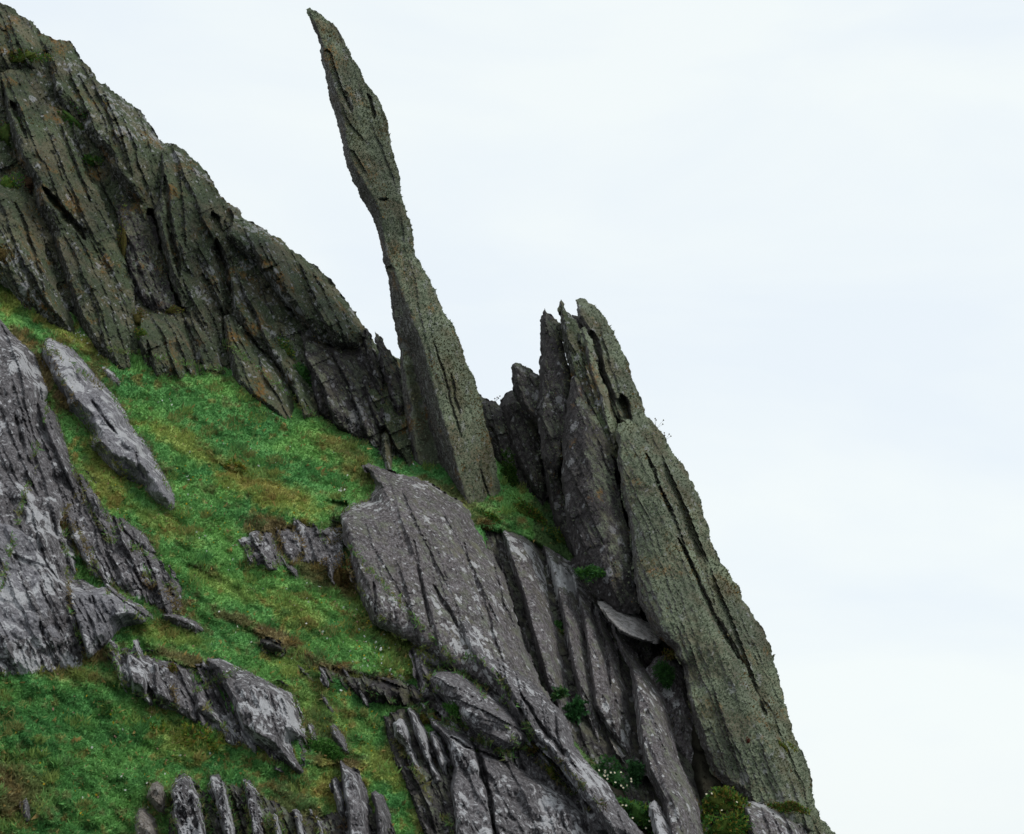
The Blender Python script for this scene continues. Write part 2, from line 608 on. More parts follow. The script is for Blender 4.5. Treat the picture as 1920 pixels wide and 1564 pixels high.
    for c in cracks:      # (points, width px, depth)
        pts_, wd, dp = c
        wob = 1 + 0.7 * perlin(V2[:, 0] / 30, V2[:, 1] / 30, sd)
        Vw = V2 + np.stack([perlin(V2[:, 0] / 18, V2[:, 1] / 18, sd + 31), perlin(V2[:, 0] / 18, V2[:, 1] / 18, sd + 41)], 1) * 2.2
        dd, par, side = line_field(Vw, pts_)
        tp = np.clip(np.minimum(par, 1 - par) * 5 + 0.25, 0, 1)
        h = h - dp * np.clip(1.35 - dd / (wd * wob * tp), 0, 1)
    Dv = D - h
    Wf = to_world(V2[:, 0], V2[:, 1], Dv)
    zb_put(V2[:, 0], V2[:, 1], Dv)
    # back: same rim, coarse inside, bulging away
    Q = lattice(B2, max(22.0, sp * 7), rng)
    if len(Q):
        dq = boundary_dist(Q, B2)
        Q = Q[dq > 6]; dq = dq[dq > 6]
    pts2 = np.concatenate([B2, Q]) if len(Q) else B2
    Vb, Fb, orig = cdt(pts2, [], [list(range(nb))])
    db = boundary_dist(Vb, B2)
    Db = Df(Vb[:, 0], Vb[:, 1]) + sink + thick * np.sqrt(np.clip(db / 60.0, 0, 1)) + 0.03 * perlin(Vb[:, 0] / 30, Vb[:, 1] / 30, sd) - bh[:1].mean()
    key = {(round(p[0], 3), round(p[1], 3)): i for i, p in enumerate(V2)}
    idx = np.empty(len(Vb), int)
    extra = []
    nv = len(V2)
    for i, p in enumerate(Vb):
        j = key.get((round(p[0], 3), round(p[1], 3))) if db[i] < 1e-3 else None
        if j is None:
            idx[i] = nv + len(extra); extra.append(i)
        else:
            idx[i] = j
    We = to_world(Vb[extra, 0], Vb[extra, 1], Db[extra]) if extra else np.zeros((0, 3))
    V = np.concatenate([Wf, We])
    # picture y points down, so the raw winding faces away from the camera
    FF = np.concatenate([F[:, ::-1], idx[Fb]])
    o = mesh_obj(name, V, FF, M[mat] if isinstance(mat, str) else mat, parent, smooth=False)
    if label or cat: tag(o, label, cat, group)
    if lich > 0:
        add_lichen(o, Wf, F, lich, lich_bias, rng, V2)
    return o


def add_lichen(o, V, F, dens, bias, rng, V2):
    A, B, C = V[F[:, 0]], V[F[:, 1]], V[F[:, 2]]
    nr = -np.cross(B - A, C - A)
    ar = np.linalg.norm(nr, axis=1)
    nr = nr / np.maximum(ar, 1e-12)[:, None]
    pa = 0.5 * np.abs(np.cross(V2[F[:, 1]] - V2[F[:, 0]], V2[F[:, 2]] - V2[F[:, 0]]))
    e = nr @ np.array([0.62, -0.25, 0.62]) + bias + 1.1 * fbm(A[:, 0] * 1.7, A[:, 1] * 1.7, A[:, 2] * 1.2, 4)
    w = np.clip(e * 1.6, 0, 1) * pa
    nT = int(w.sum() * dens / 12.0)
    if nT < 5: return
    pick = rng.choice(len(F), nT, p=w / w.sum())
    r1, r2 = rng.random(nT), rng.random(nT)
    fl = r1 + r2 > 1
    r1[fl], r2[fl] = 1 - r1[fl], 1 - r2[fl]
    P = A[pick] + r1[:, None] * (B - A)[pick] + r2[:, None] * (C - A)[pick]
    nn = nr[pick]
    size = rng.uniform(0.007, 0.016, nT) * (1 + 0.7 * (rng.random(nT) > 0.93))
    Vs, Cs = [], []
    pal = np.array([(0.17, 0.205, 0.14), (0.125, 0.155, 0.105), (0.22, 0.25, 0.175), (0.09, 0.11, 0.075), (0.16, 0.18, 0.12)])
    ora = fbm(P[:, 0] * 2.6, P[:, 1] * 2.6, P[:, 2] * 2.6 + 4, 3) > 0.24
    base = pal[rng.integers(0, len(pal), nT)]
    pt = fbm(P[:, 0] * 1.6, P[:, 1] * 1.6, P[:, 2] * 1.1 + 9, 4)
    base = base * (1.32 + 0.6 * pt[:, None])
    base = np.where((pt < -.12)[:, None], base * np.array((1.0, .88, .72)), base)
    oc = np.array((0.22, 0.14, 0.045))
    base = np.where((ora & (rng.random(nT) < 0.5))[:, None], oc, base)
    for k in range(4):
        d1 = rng.normal(size=(nT, 3)); d1 /= np.linalg.norm(d1, axis=1)[:, None]
        d2 = rng.normal(size=(nT, 3)); d2 /= np.linalg.norm(d2, axis=1)[:, None]
        tip = P + (nn * 0.9 + d1 * 0.7) * size[:, None]
        b1 = P + d2 * size[:, None] * 0.45 - nn * 0.003
        b2 = P - d2 * size[:, None] * 0.45 - nn * 0.003
        Vs.append(np.stack([b1, b2, tip], 1))
        Cs.append(np.repeat((base * rng.uniform(0.75, 1.25, (nT, 1)))[:, None], 3, 1))
    VV = np.concatenate(Vs).reshape(-1, 3); CC = np.concatenate(Cs).reshape(-1, 3)
    lo = mesh_obj('lichen', VV, np.arange(len(VV)).reshape(-1, 3), M_LICHEN, o, origin=np.array(world_loc(o)), cols=CC)
    lo['kind'] = 'stuff'


def world_loc(o):
    l = Vector(o.location)
    p = o.parent
    while p is not None:
        l += p.location; p = p.parent
    return l


# mesh_obj places children relative to a top-level parent; nested ones need the whole chain
_mesh_obj = mesh_obj


def mesh_obj(name, V, F, mat, parent=None, origin=None, cols=None, smooth=False):
    o = _mesh_obj(name, V, F, mat, None, origin, cols, smooth)
    if parent is not None:
        wl = Vector(o.location)
        o.parent = parent
        o.location = wl - world_loc(parent)
    return o

#==BODY==
# ------------------------------------------------------------------ ground and sea
G_OUT = [(-300, 470), (0, 500), (150, 600), (250, 650), (420, 650), (560, 760), (700, 835), (880, 860), (930, 835), (1040, 900),
         (1100, 1040), (1180, 1140), (1260, 1220), (1340, 1400), (1420, 1500), (1500, 1540), (1560, 1600), (1600, 1850), (-300, 1850)]
RIBS = np.array([(900, 985), (940, 990), (1000, 1010), (1075, 1055), (1125, 1120), (1160, 1180), (1240, 1300), (1300, 1500), (1150, 1480), (1060, 1380), (980, 1300), (930, 1150)], float)
G_STEPS = [([(585, 1240), (650, 1256), (720, 1276), (765, 1292)], 0.10, 22), ([(400, 862), (440, 880), (475, 884)], 0.06, 25),
           ([(350, 1055), (385, 1072), (410, 1082)], 0.07, 18), ([(478, 1188), (540, 1214)], 0.07, 18),
           ([(300, 1230), (350, 1247), (385, 1250)], 0.08, 18), ([(565, 1425), (605, 1436), (640, 1428)], 0.08, 20),
           ([(430, 1160), (500, 1192)], 0.05, 14), ([(130, 1040), (160, 1060)], 0.05, 14), ([(610, 935), (650, 940), (660, 960)], 0.12, 16),
           ([(90, 690), (150, 760), (200, 850)], 0.04, 14), ([(470, 1000), (560, 985), (640, 985)], 0.05, 18)]


def ground_h(x, y):
    u = (x - 960) / FPX * 20; v = -(y - 782) / FPX * 20
    a = 0.62
    s = u * math.cos(a) - v * math.sin(a); t = u * math.sin(a) + v * math.cos(a)
    n = fbm(s * 0.9, t * 2.1, 2.2, 3, 0.55)
    m = np.abs(perlin(s * 2.6, t * 4.6, 8.8)) ** 0.7
    f = fbm(s * 8, t * 11, 5.5, 3, 0.6)
    tus = np.clip(fbm(s * 3.1, t * 5.2, 12.1, 2) + .1, 0, 1)
    h = 0.17 * n + 0.10 * m + 0.04 * f + 0.13 * tus
    P = np.stack([x, y], 1)
    for pts, hg, rm in G_STEPS:
        d, par, side = line_field(P, pts)
        w = np.clip(np.minimum(par, 1 - par) * 5 + 0.1, 0, 1)
        h = h + np.where(side > 0, hg * np.exp(-d / rm), -hg * 0.7 * np.exp(-d / (rm * 0.6))) * w
    g = np.clip(boundary_dist(P, GULLY) / 60, 0, 1) * inside(P, GULLY)
    b = np.clip(boundary_dist(P, RIBS) / 18, 0, 1) * inside(P, RIBS)
    return h - 1.3 * g * g * (3 - 2 * g) - 0.5 * b


SPEC = np.array([(0.10, 0.285, 0.09), (0.20, 0.41, 0.115), (0.34, 0.39, 0.105), (0.22, 0.155, 0.08), (0.38, 0.27, 0.10),
                 (0.032, 0.026, 0.021)])
ZONES = [  # cx cy rx ry slope species strength
    (90, 700, 30, 45, 0, 3, .9), (125, 745, 32, 26, 0, 3, .9), (45, 640, 26, 18, .6, 3, .8), (130, 930, 34, 50, .5, 3, .8),
    (155, 1000, 40, 46, .5, 3, .8), (245, 1090, 60, 22, .3, 3, .9), (300, 1118, 55, 20, .3, 3, .9), (145, 1125, 36, 26, .4, 3, .9),
    (340, 1232, 60, 12, .3, 3, .8), (510, 1192, 50, 16, .4, 3, .9), (610, 1250, 80, 14, .35, 3, .9), (710, 1285, 80, 20, .3, 5, .9),
    (520, 1000, 70, 30, .2, 3, .9), (590, 1065, 45, 40, .4, 3, .7), (632, 1010, 22, 60, 0, 5, .9), (330, 1290, 16, 40, .4, 3, .9),
    (50, 1480, 60, 50, .3, 3, .6), (70, 1250, 60, 10, 0, 3, .8), (450, 1370, 20, 26, .4, 3, .9), (640, 1430, 60, 16, .1, 3, .9),
    (385, 1068, 26, 10, .3, 5, .9), (440, 1160, 60, 10, .3, 3, .7), (655, 1100, 20, 30, 0, 3, .9), (180, 720, 12, 40, .7, 3, .7),
    (830, 1470, 40, 30, .3, 3, .7), (740, 1400, 20, 60, .2, 3, .6), (520, 1370, 20, 30, .3, 3, .7), (440, 882, 26, 10, .2, 5, .8),
    (180, 1225, 30, 24, .2, 3, .9), (590, 1370, 60, 30, .4, 3, .4), (0, 1500, 40, 60, 0, 3, .7), (560, 1520, 70, 40, .3, 3, .6),
    (110, 615, 90, 16, .55, 2, .9), (350, 832, 75, 26, .5, 2, .8), (450, 880, 36, 26, .4, 4, .6), (510, 925, 95, 34, .3, 2, .9),
    (500, 915, 60, 20, .3, 4, .45), (200, 885, 45, 60, .6, 2, .8), (560, 1150, 55, 36, .5, 2, .7), (700, 1160, 60, 40, .5, 2, .5),
    (760, 1220, 50, 40, .5, 2, .6), (680, 885, 50, 22, .3, 4, .5), (640, 838, 60, 14, .4, 4, .5), (640, 1490, 60, 50, .5, 2, .8),
    (645, 1500, 50, 40, .5, 4, .3), (800, 1500, 36, 70, .3, 4, .45), (720, 1440, 50, 36, .4, 2, .8), (150, 1268, 90, 14, .1, 4, .4),
    (500, 1400, 60, 22, .5, 2, .7), (15, 565, 34, 20, .4, 2, .9), (310, 985, 70, 20, .5, 2, .5), (560, 1260, 60, 20, .4, 2, .6),
    (180, 900, 50, 15, .9, 4, .3), (600, 1330, 80, 40, .5, 2, .4), (430, 1100, 60, 20, .4, 2, .5), (310, 1190, 90, 20, .2, 2, .6),
    (350, 1385, 60, 45, 0, 2, .7), (560, 1030, 40, 25, .3, 4, .4),
    (810, 905, 120, 40, .4, 0, .9), (850, 940, 90, 30, .4, 3, .6), (350, 760, 130, 45, .4, 0, .7), (500, 870, 120, 30, .4, 0, .6), (120, 1380, 170, 90, .4, 0, .45), (440, 1020, 80, 30, .6, 1, .7),
    (600, 1130, 90, 24, .5, 1, .6), (220, 1500, 80, 50, .3, 1, .3)]


def plant_colour(x, y, rng):
    u = x / 180.0; v = y / 180.0
    n1 = fbm(u * 2.2, v * 3.4, 1.5, 4); n2 = fbm(u * 5, v * 8, 4.5, 3); n3 = fbm(u * 14, v * 18, 9.5, 3)
    a = np.clip(0.5 + 1.5 * n1, 0, 1)[:, None]
    c = SPEC[0] * (1 - a) + SPEC[1] * a
    for i, (cx, cy, rx, ry, sl, sp, st) in enumerate(ZONES):
        dx = x - cx; dy = y - cy - sl * dx
        r = np.hypot(dx / rx, dy / ry)
        w = np.clip((1.25 - r + 0.9 * n2 + 0.7 * n3) * 1.8, 0, 1) * st
        c = c * (1 - w[:, None]) + SPEC[sp] * w[:, None]
    w = np.clip((n3 + n2 - 0.34) * 4, 0, 1)[:, None] * 0.55
    c = c * (1 - w) + SPEC[4] * w
    w = np.clip((-n3 - n2 * 1.2 - 0.44) * 4, 0, 1)[:, None] * 0.5
    c = c * (1 - w) + SPEC[3] * w
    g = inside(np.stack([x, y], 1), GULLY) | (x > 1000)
    c = np.where((g & (x > 900))[:, None], c * 0.35 + SPEC[5] * 0.65, c)  # gully toned to dark soil, with its shade put into the colour
    c = np.where(((x > 1130) & (y > 1150))[:, None], SPEC[5] * 0.8 + c * 0.05, c)  # lower gully taken darker still, shade again in the colour
    return c


def build_ground():
    rng = np.random.default_rng(5)
    B = fractal_poly(np.array([(a, b, 0) for a, b in G_OUT], float), 6, rng, 10)[:, :2]
    P = lattice(B, 4.6, rng)
    P = P[boundary_dist(P, B) > 2.5]
    nb = len(B)
    V2, F, _ = cdt(np.concatenate([B, P]), [], [list(range(nb))])
    D = ground_D(V2[:, 0], V2[:, 1]) - ground_h(V2[:, 0], V2[:, 1])
    Wd = to_world(V2[:, 0], V2[:, 1], D)
    zb_put(V2[:, 0], V2[:, 1], D)
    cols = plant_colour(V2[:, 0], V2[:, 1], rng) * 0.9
    # the hill goes on behind: the rim runs back and down to the sea
    key = {(round(p[0], 3), round(p[1], 3)): i for i, p in enumerate(V2)}
    rim = [key.get((round(p[0], 3), round(p[1], 3)), -1) for p in B]
    rim = [r for r in rim if r >= 0]
    nv = len(V2); ex = []
    for k in rim:
        w = Wd[k]
        ex.append((w[0] * 1.0, w[1] + 7, min(w[2] - 3, 0)))
    m = len(rim)
    sk = []
    for i in range(m):
        a, b = rim[i], rim[(i + 1) % m]; c, d = nv + i, nv + (i + 1) % m
        sk += [(a, b, d), (a, d, c)]
    V = np.concatenate([Wd, np.array(ex)])
    cols = np.concatenate([cols, np.tile(SPEC[5], (m, 1))])
    FF = np.concatenate([F[:, ::-1], np.array(sk)])
    o = mesh_obj('ground', V, FF, M_GROUND, cols=cols, smooth=True)
    o['kind'] = 'structure'
    return o


build_ground()

sm = bpy.data.materials.new('sea_water'); sm.use_nodes = True
b_ = sm.node_tree.nodes['Principled BSDF']
b_.inputs['Base Color'].default_value = (0.02, 0.045, 0.055, 1); b_.inputs['Roughness'].default_value = 0.35
tn = sm.node_tree.nodes.new('ShaderNodeTexNoise'); tn.inputs['Scale'].default_value = 0.6; tn.inputs['Detail'].default_value = 6
bm_ = sm.node_tree.nodes.new('ShaderNodeBump'); bm_.inputs['Distance'].default_value = 0.5
g_ = sm.node_tree.nodes.new('ShaderNodeNewGeometry')
sm.node_tree.links.new(g_.outputs['Position'], tn.inputs['Vector'])
sm.node_tree.links.new(tn.outputs['Fac'], bm_.inputs['Height']); sm.node_tree.links.new(bm_.outputs[0], b_.inputs['Normal'])
sea = mesh_obj('sea', np.array([(-6000, -6000, -45), (6000, -6000, -45), (6000, 6000, -45), (-6000, 6000, -45)], float),
               np.array([(0, 1, 2), (0, 2, 3)]), sm, origin=(0, 0, -45))
sea['kind'] = 'structure'

# ------------------------------------------------------------------ the tall cliff, upper left
cliff = empty('cliff', 380, 720, 20.6, 'tall olive lichened cliff sloping down from the upper left to the rock needle', 'cliff')
CL = dict(mat='olive', parent=cliff, saw=0.11, sawf=3.3, big=0.16, fine=0.036, rough=5, RL=9, RR=60, lich=0.6, lich_bias=0.0, thick=1.2)
rock('cliff_base', [(-260, -200), (-120, -120), (0, 5), (18, 14), (35, 30), (60, 42), (85, 66), (100, 74), (128, 80), (150, 112), (180, 150), (215, 177), (250, 202),
      (275, 228), (298, 262), (312, 272), (345, 282), (372, 308), (395, 338), (410, 362), (425, 380), (445, 388), (460, 412), (500, 433),
      (530, 452), (560, 477), (600, 508), (630, 543), (655, 573), (675, 602), (690, 622), (705, 645), (725, 655), (748, 672), (790, 760), (800, 905),
      (770, 925), (700, 900), (600, 850), (500, 810), (420, 730), (260, 750), (130, 660), (60, 610), (-40, 560), (-260, 480)],
     lambda x, y: cliff_D(x, y) + 0.25, H=0.25, cracks=[([(88, 325), (117, 390), (165, 450)], 7, .3), ([(280, 395), (300, 450), (320, 520), (345, 585)], 12, .4),
      ([(400, 440), (415, 500), (430, 560), (428, 660)], 9, .3), ([(500, 470), (530, 540), (560, 590)], 9, .25), ([(580, 540), (590, 590), (610, 640)], 6, .2)],
     **{**CL, 'RR': 30, 'thick': 2.5})


def cl_D(off):
    return lambda x, y: cliff_D(x, y) - off


CS = [
    ([(-60, -40), (0, 4), (18, 12), (35, 28), (60, 40), (85, 66), (98, 76), (80, 112), (72, 132), (0, 132), (-60, 128)], .10, .22, {}),
    ([(82, 78), (100, 73), (128, 76), (150, 110), (180, 148), (215, 175), (250, 200), (275, 225), (298, 262), (310, 285), (300, 350), (272, 388), (240, 370),
      (212, 332), (200, 300), (168, 262), (150, 232), (122, 205), (102, 185), (92, 130)], .10, .30,
     dict(steps=[([(128, 130), (160, 200), (200, 290)], .08, 26), ([(190, 165), (225, 240), (250, 330)], .08, 24)])),
    ([(300, 270), (312, 268), (345, 280), (372, 305), (395, 335), (410, 360), (428, 384), (418, 430), (395, 470), (372, 520), (360, 570), (340, 575), (318, 520),
      (298, 440), (288, 398), (300, 360)], .12, .26, dict(steps=[([(335, 300), (345, 400), (350, 480)], .07, 25)], cracks=[([(398, 400), (412, 440), (405, 480)], 8, .3), ([(310, 330), (316, 420), (335, 520)], 6, .2)])),
    ([(0, 135), (20, 130), (45, 132), (65, 160), (95, 200), (130, 255), (155, 310), (185, 355), (208, 415), (235, 490), (252, 560), (262, 640), (270, 725),
      (225, 705), (175, 660), (150, 610), (132, 560), (112, 500), (95, 440), (70, 400), (62, 350), (38, 310), (18, 250), (8, 190)], .16, .30,
     dict(RR=70, cracks=[([(80, 350), (110, 385), (160, 448)], 6, .25), ([(20, 190), (50, 260)], 6, .2), ([(66, 400), (90, 450), (112, 515), (138, 585)], 7, .25), ([(100, 210), (130, 290), (170, 380)], 4, .12)])),
    ([(-60, 340), (15, 350), (45, 350), (62, 395), (82, 450), (105, 520), (125, 570), (145, 635), (100, 612), (55, 582), (5, 535), (-60, 500)], .22, .25,
     dict(cracks=[([(30, 380), (60, 470), (85, 560)], 4, .1)])),
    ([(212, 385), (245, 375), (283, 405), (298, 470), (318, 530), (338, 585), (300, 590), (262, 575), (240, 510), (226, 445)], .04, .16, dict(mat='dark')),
    ([(262, 585), (300, 590), (345, 598), (365, 640), (385, 705), (340, 722), (290, 730), (264, 705), (256, 640)], .12, .22,
     dict(cracks=[([(275, 640), (290, 715)], 4, .12), ([(345, 600), (358, 650), (372, 705)], 4, .12)])),
    ([(340, 585), (372, 585), (410, 635), (424, 700), (385, 712), (366, 650)], .05, .18, {}),
    ([(422, 445), (440, 395), (462, 412), (500, 432), (530, 451), (560, 476), (600, 506), (630, 541), (655, 571), (675, 601), (688, 622), (676, 650), (640, 655),
      (600, 640), (565, 605), (525, 562), (482, 500), (445, 470)], .10, .28,
     dict(RR=50, steps=[([(480, 440), (510, 500), (545, 560)], .07, 22), ([(560, 490), (590, 560), (620, 630)], .06, 24)])),
    ([(430, 505), (455, 498), (482, 545), (520, 596), (560, 650), (592, 725), (602, 785), (570, 792), (545, 722), (500, 660), (460, 620), (436, 590)], .10, .26, {}),
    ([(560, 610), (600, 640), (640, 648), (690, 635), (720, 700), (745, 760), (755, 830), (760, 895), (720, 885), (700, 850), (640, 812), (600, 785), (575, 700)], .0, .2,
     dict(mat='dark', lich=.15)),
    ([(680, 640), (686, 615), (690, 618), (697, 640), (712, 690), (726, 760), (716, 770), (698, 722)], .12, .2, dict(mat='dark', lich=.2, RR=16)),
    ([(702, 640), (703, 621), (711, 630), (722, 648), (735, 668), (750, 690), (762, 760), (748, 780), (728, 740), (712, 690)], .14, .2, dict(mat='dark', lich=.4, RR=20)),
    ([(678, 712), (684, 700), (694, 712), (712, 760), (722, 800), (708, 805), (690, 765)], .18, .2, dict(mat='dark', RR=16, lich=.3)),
    ([(712, 815), (722, 806), (732, 812), (740, 870), (742, 900), (722, 890), (714, 855)], .05, .2, dict(mat='olive', RR=14, lich=.2)),
]
for pl, off, H_, kw in CS:
    a = dict(CL); a.update(kw)
    rock('rock_slab', pl, cl_D(off), H=H_, **a)

spur = rock('rock_spur', [(420, 592), (430, 588), (445, 602), (470, 640), (495, 665), (515, 685), (535, 715), (555, 755), (572, 800), (582, 818), (550, 815), (510, 788), (470, 758),
      (445, 730), (432, 690), (422, 640)], cl_D(.08), 'olive', H=.3, RL=10, RR=40, saw=.07, sawf=7, lich=.2, lich_bias=-.2,
     label='ribbed olive rock spur with white lichen flecks standing between cliff and grass', cat='rock')

# ------------------------------------------------------------------ the rock needle
needle = rock('rock_needle',
     [(575, 17), (583, 40), (592, 62), (602, 88), (599, 95), (604, 120), (610, 145), (616, 170), (622, 200), (632, 230), (641, 262), (643, 275), (644, 288), (650, 310),
      (660, 340), (672, 362), (685, 384), (700, 410), (710, 440), (716, 470), (718, 492), (728, 520), (732, 550), (738, 600), (745, 635), (751, 668),
      (752, 700), (755, 740), (760, 790), (763, 830), (766, 900), (775, 980), (800, 1000), (850, 1020), (900, 1030), (955, 1035), (950, 975),
      (938, 920), (930, 870), (918, 820), (906, 770), (896, 735), (886, 702), (871, 668), (862, 640), (850, 610), (835, 590), (826, 570), (813, 540),
      (800, 515), (790, 497), (778, 478), (776, 450), (774, 430), (768, 410), (760, 390), (754, 370), (750, 340), (743, 310), (735, 280), (729, 240), (722, 213), (712, 190),
      (700, 174), (689, 160), (678, 140), (665, 115), (655, 95), (645, 75), (633, 55), (620, 42), (605, 30), (592, 20), (581, 14)],
     needle_D, 'sage', H=0.03, RL=5, RR=14, thick=.55, big=.035, saw=.012, sawf=5, fine=.013, ang=.30, rough=2.2, sp=2.3, lich=1.9, lich_bias=.1,
     ridges=[[(590, 45, .10), (602, 84, .13), (612, 110, .2), (628, 170, .24), (640, 215, .28), (648, 262, .3), (660, 305, .33), (682, 345, .36), (702, 372, .34), (714, 405, .3),
              (716, 440, .24), (724, 478, .26), (738, 505, .32), (752, 545, .38), (768, 585, .44), (784, 625, .5), (798, 670, .54), (808, 710, .56),
              (822, 762, .58), (836, 805, .6), (852, 860, .6), (864, 905, .58), (876, 945, .55), (890, 1000, .5)],
             [(775, 668, .06), (790, 735, .03), (806, 800, .02), (826, 870, .0), (850, 930, .05), (870, 990, .05)],
             [(757, 690, .14), (768, 745, .22), (776, 800, .26), (784, 860, .28), (800, 912, .28), (815, 985, .25)]],
     cracks=[([(812, 640), (832, 700), (846, 760), (866, 820)], 2.4, .07), ([(828, 700), (840, 760)], 1.8, .04), ([(712, 373), (722, 375), (728, 373)], 3.5, .1),
             ([(845, 700), (856, 760), (862, 775)], 3, .08), ([(728, 500), (738, 508)], 5, .1), ([(900, 880), (915, 930), (922, 955)], 3, .07), ([(690, 175), (698, 200), (702, 225)], 3.5, .08),
             ([(645, 170), (655, 195), (660, 210)], 4, .06)],
     steps=[([(606, 96), (612, 92), (620, 98), (640, 160), (665, 225)], .05, 12), ([(640, 190), (655, 230), (690, 270)], .03, 12), ([(648, 275), (665, 285), (690, 330)], .04, 14)],
     label='tall thin leaning rock needle with a waist, green with lichen, rising against the sky', cat='rock needle')

# ------------------------------------------------------------------ ridge between needle and pinnacle, and the pinnacle
RG_D = plane_fn(0.0462 - 740 * 9e-6, 0, 9e-6)
ridge = empty('jagged_ridge', 1000, 1000, 20.5, 'low dark jagged ridge linking the rock needle to the big pinnacle', 'rock ridge')
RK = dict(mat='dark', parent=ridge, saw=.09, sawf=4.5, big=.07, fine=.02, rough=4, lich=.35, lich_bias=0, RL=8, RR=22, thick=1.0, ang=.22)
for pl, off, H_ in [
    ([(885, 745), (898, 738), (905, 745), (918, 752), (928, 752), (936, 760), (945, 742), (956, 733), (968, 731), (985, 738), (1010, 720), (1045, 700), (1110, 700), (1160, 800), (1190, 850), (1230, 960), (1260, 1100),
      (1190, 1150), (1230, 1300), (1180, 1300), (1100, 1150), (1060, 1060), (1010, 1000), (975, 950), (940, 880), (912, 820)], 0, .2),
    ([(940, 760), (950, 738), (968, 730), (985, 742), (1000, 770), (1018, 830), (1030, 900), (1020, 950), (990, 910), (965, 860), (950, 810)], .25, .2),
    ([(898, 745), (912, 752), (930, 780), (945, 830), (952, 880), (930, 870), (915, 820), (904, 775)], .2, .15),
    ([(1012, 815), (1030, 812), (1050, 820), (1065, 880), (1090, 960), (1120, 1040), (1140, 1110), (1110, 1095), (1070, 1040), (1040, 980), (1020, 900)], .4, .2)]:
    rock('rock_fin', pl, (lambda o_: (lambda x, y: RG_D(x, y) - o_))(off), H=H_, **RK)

pin = empty('rock_pinnacle', 1450, 1540, 18.2, 'large split rock pinnacle with jagged top and long sage green right face against the sky', 'rock pinnacle')


def pn_D(off):
    return lambda x, y: pinn_D(x, y) - off


PK = dict(mat='sage', parent=pin, saw=.045, sawf=5.5, big=.06, fine=.018, rough=3.2, lich=1.7, lich_bias=.1, RL=10, RR=50, thick=1.0, ang=.38)
rock('rock_blade', [(1079, 562), (1085, 560), (1100, 563), (1115, 572), (1126, 585), (1138, 600), (1152, 622), (1161, 645), (1170, 665), (1180, 690), (1190, 720), (1198, 742),
      (1208, 765), (1215, 783), (1226, 795), (1240, 808), (1250, 830), (1262, 850), (1276, 866), (1286, 882), (1300, 905), (1310, 930), (1319, 965),
      (1330, 1000), (1340, 1030), (1351, 1056), (1368, 1076), (1384, 1097), (1391, 1120), (1405, 1140), (1420, 1165), (1436, 1190), (1446, 1215), (1453, 1250),
      (1462, 1280), (1470, 1308), (1475, 1325), (1481, 1350), (1489, 1380), (1500, 1405), (1512, 1430), (1520, 1455), (1523, 1480), (1528, 1505), (1536, 1530),
      (1552, 1548), (1570, 1566), (1600, 1640), (1500, 1640), (1430, 1560), (1380, 1440), (1330, 1300), (1290, 1180), (1240, 1020), (1200, 900), (1168, 800), (1140, 735), (1118, 680), (1102, 630), (1084, 600)],
     pn_D(0), H=.32, **{**PK, 'RR': 70, 'RL': 14, 'thick': 2.0},
     steps=[([(1240, 850), (1290, 960), (1330, 1060)], .09, 30), ([(1330, 1060), (1380, 1180), (1425, 1300)], .09, 26)],
     cracks=[([(1165, 740), (1180, 790)], 9, .3), ([(1108, 620), (1122, 660), (1130, 700)], 6, .2)])
rock('rock_slab', [(1155, 806), (1158, 795), (1175, 786), (1192, 795), (1203, 815), (1222, 842), (1240, 880), (1262, 925), (1280, 975), (1300, 1030), (1325, 1090), (1345, 1150), (1370, 1200),
      (1396, 1245), (1420, 1300), (1450, 1350), (1470, 1400), (1490, 1460), (1515, 1520), (1530, 1560), (1480, 1560), (1420, 1525), (1390, 1492), (1352, 1468),
      (1330, 1440), (1315, 1400), (1300, 1350), (1288, 1300), (1280, 1250), (1265, 1222), (1232, 1195), (1212, 1160), (1196, 1130), (1188, 1090), (1186, 1040), (1182, 1000), (1172, 955), (1163, 910), (1157, 860)],
     pn_D(.55), H=.12, **{**PK, 'RR': 26, 'RL': 8},
     ridges=[[(1175, 850, .1), (1190, 960, .12), (1205, 1040, .2), (1228, 1110, .34), (1250, 1180, .40), (1272, 1230, .36), (1292, 1320, .22), (1320, 1400, .2)], [(1230, 900, .1), (1300, 1060, .14), (1360, 1220, .18), (1430, 1400, .16)]], bsmooth=80,
     cracks=[([(1212, 850), (1235, 905), (1250, 945), (1262, 970)], 3.2, .14), ([(1418, 1300), (1436, 1340)], 4, .15), ([(1272, 1010), (1295, 1060), (1312, 1100), (1335, 1150), (1362, 1200), (1392, 1246)], 4.2, .2)],
     steps=[([(1215, 860), (1262, 960), (1310, 1090)], .06, 24), ([(1335, 1280), (1365, 1380), (1400, 1470)], .05, 25)])
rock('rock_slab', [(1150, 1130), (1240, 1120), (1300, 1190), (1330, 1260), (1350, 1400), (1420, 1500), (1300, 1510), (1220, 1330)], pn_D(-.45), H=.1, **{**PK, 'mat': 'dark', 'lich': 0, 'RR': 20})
rock('rock_blade', [(1050, 600), (1049, 570), (1052, 561), (1058, 570), (1066, 586), (1080, 598), (1092, 625), (1108, 668), (1122, 700), (1140, 745), (1156, 792), (1158, 830), (1166, 870), (1140, 860),
      (1115, 800), (1090, 745), (1070, 705), (1058, 660)], pn_D(.30), H=.16, **{**PK, 'mat': 'olive', 'lich': .7, 'RR': 18},
     steps=[([(1080, 610), (1100, 700), (1120, 770)], .06, 14)])
rock('rock_blade', [(1088, 620), (1098, 612), (1112, 640), (1122, 690), (1140, 735), (1150, 790), (1158, 830), (1150, 845), (1132, 790), (1118, 740), (1104, 700), (1096, 655)],
     pn_D(.42), H=.14, **{**PK, 'lich': 1.0, 'RR': 16})
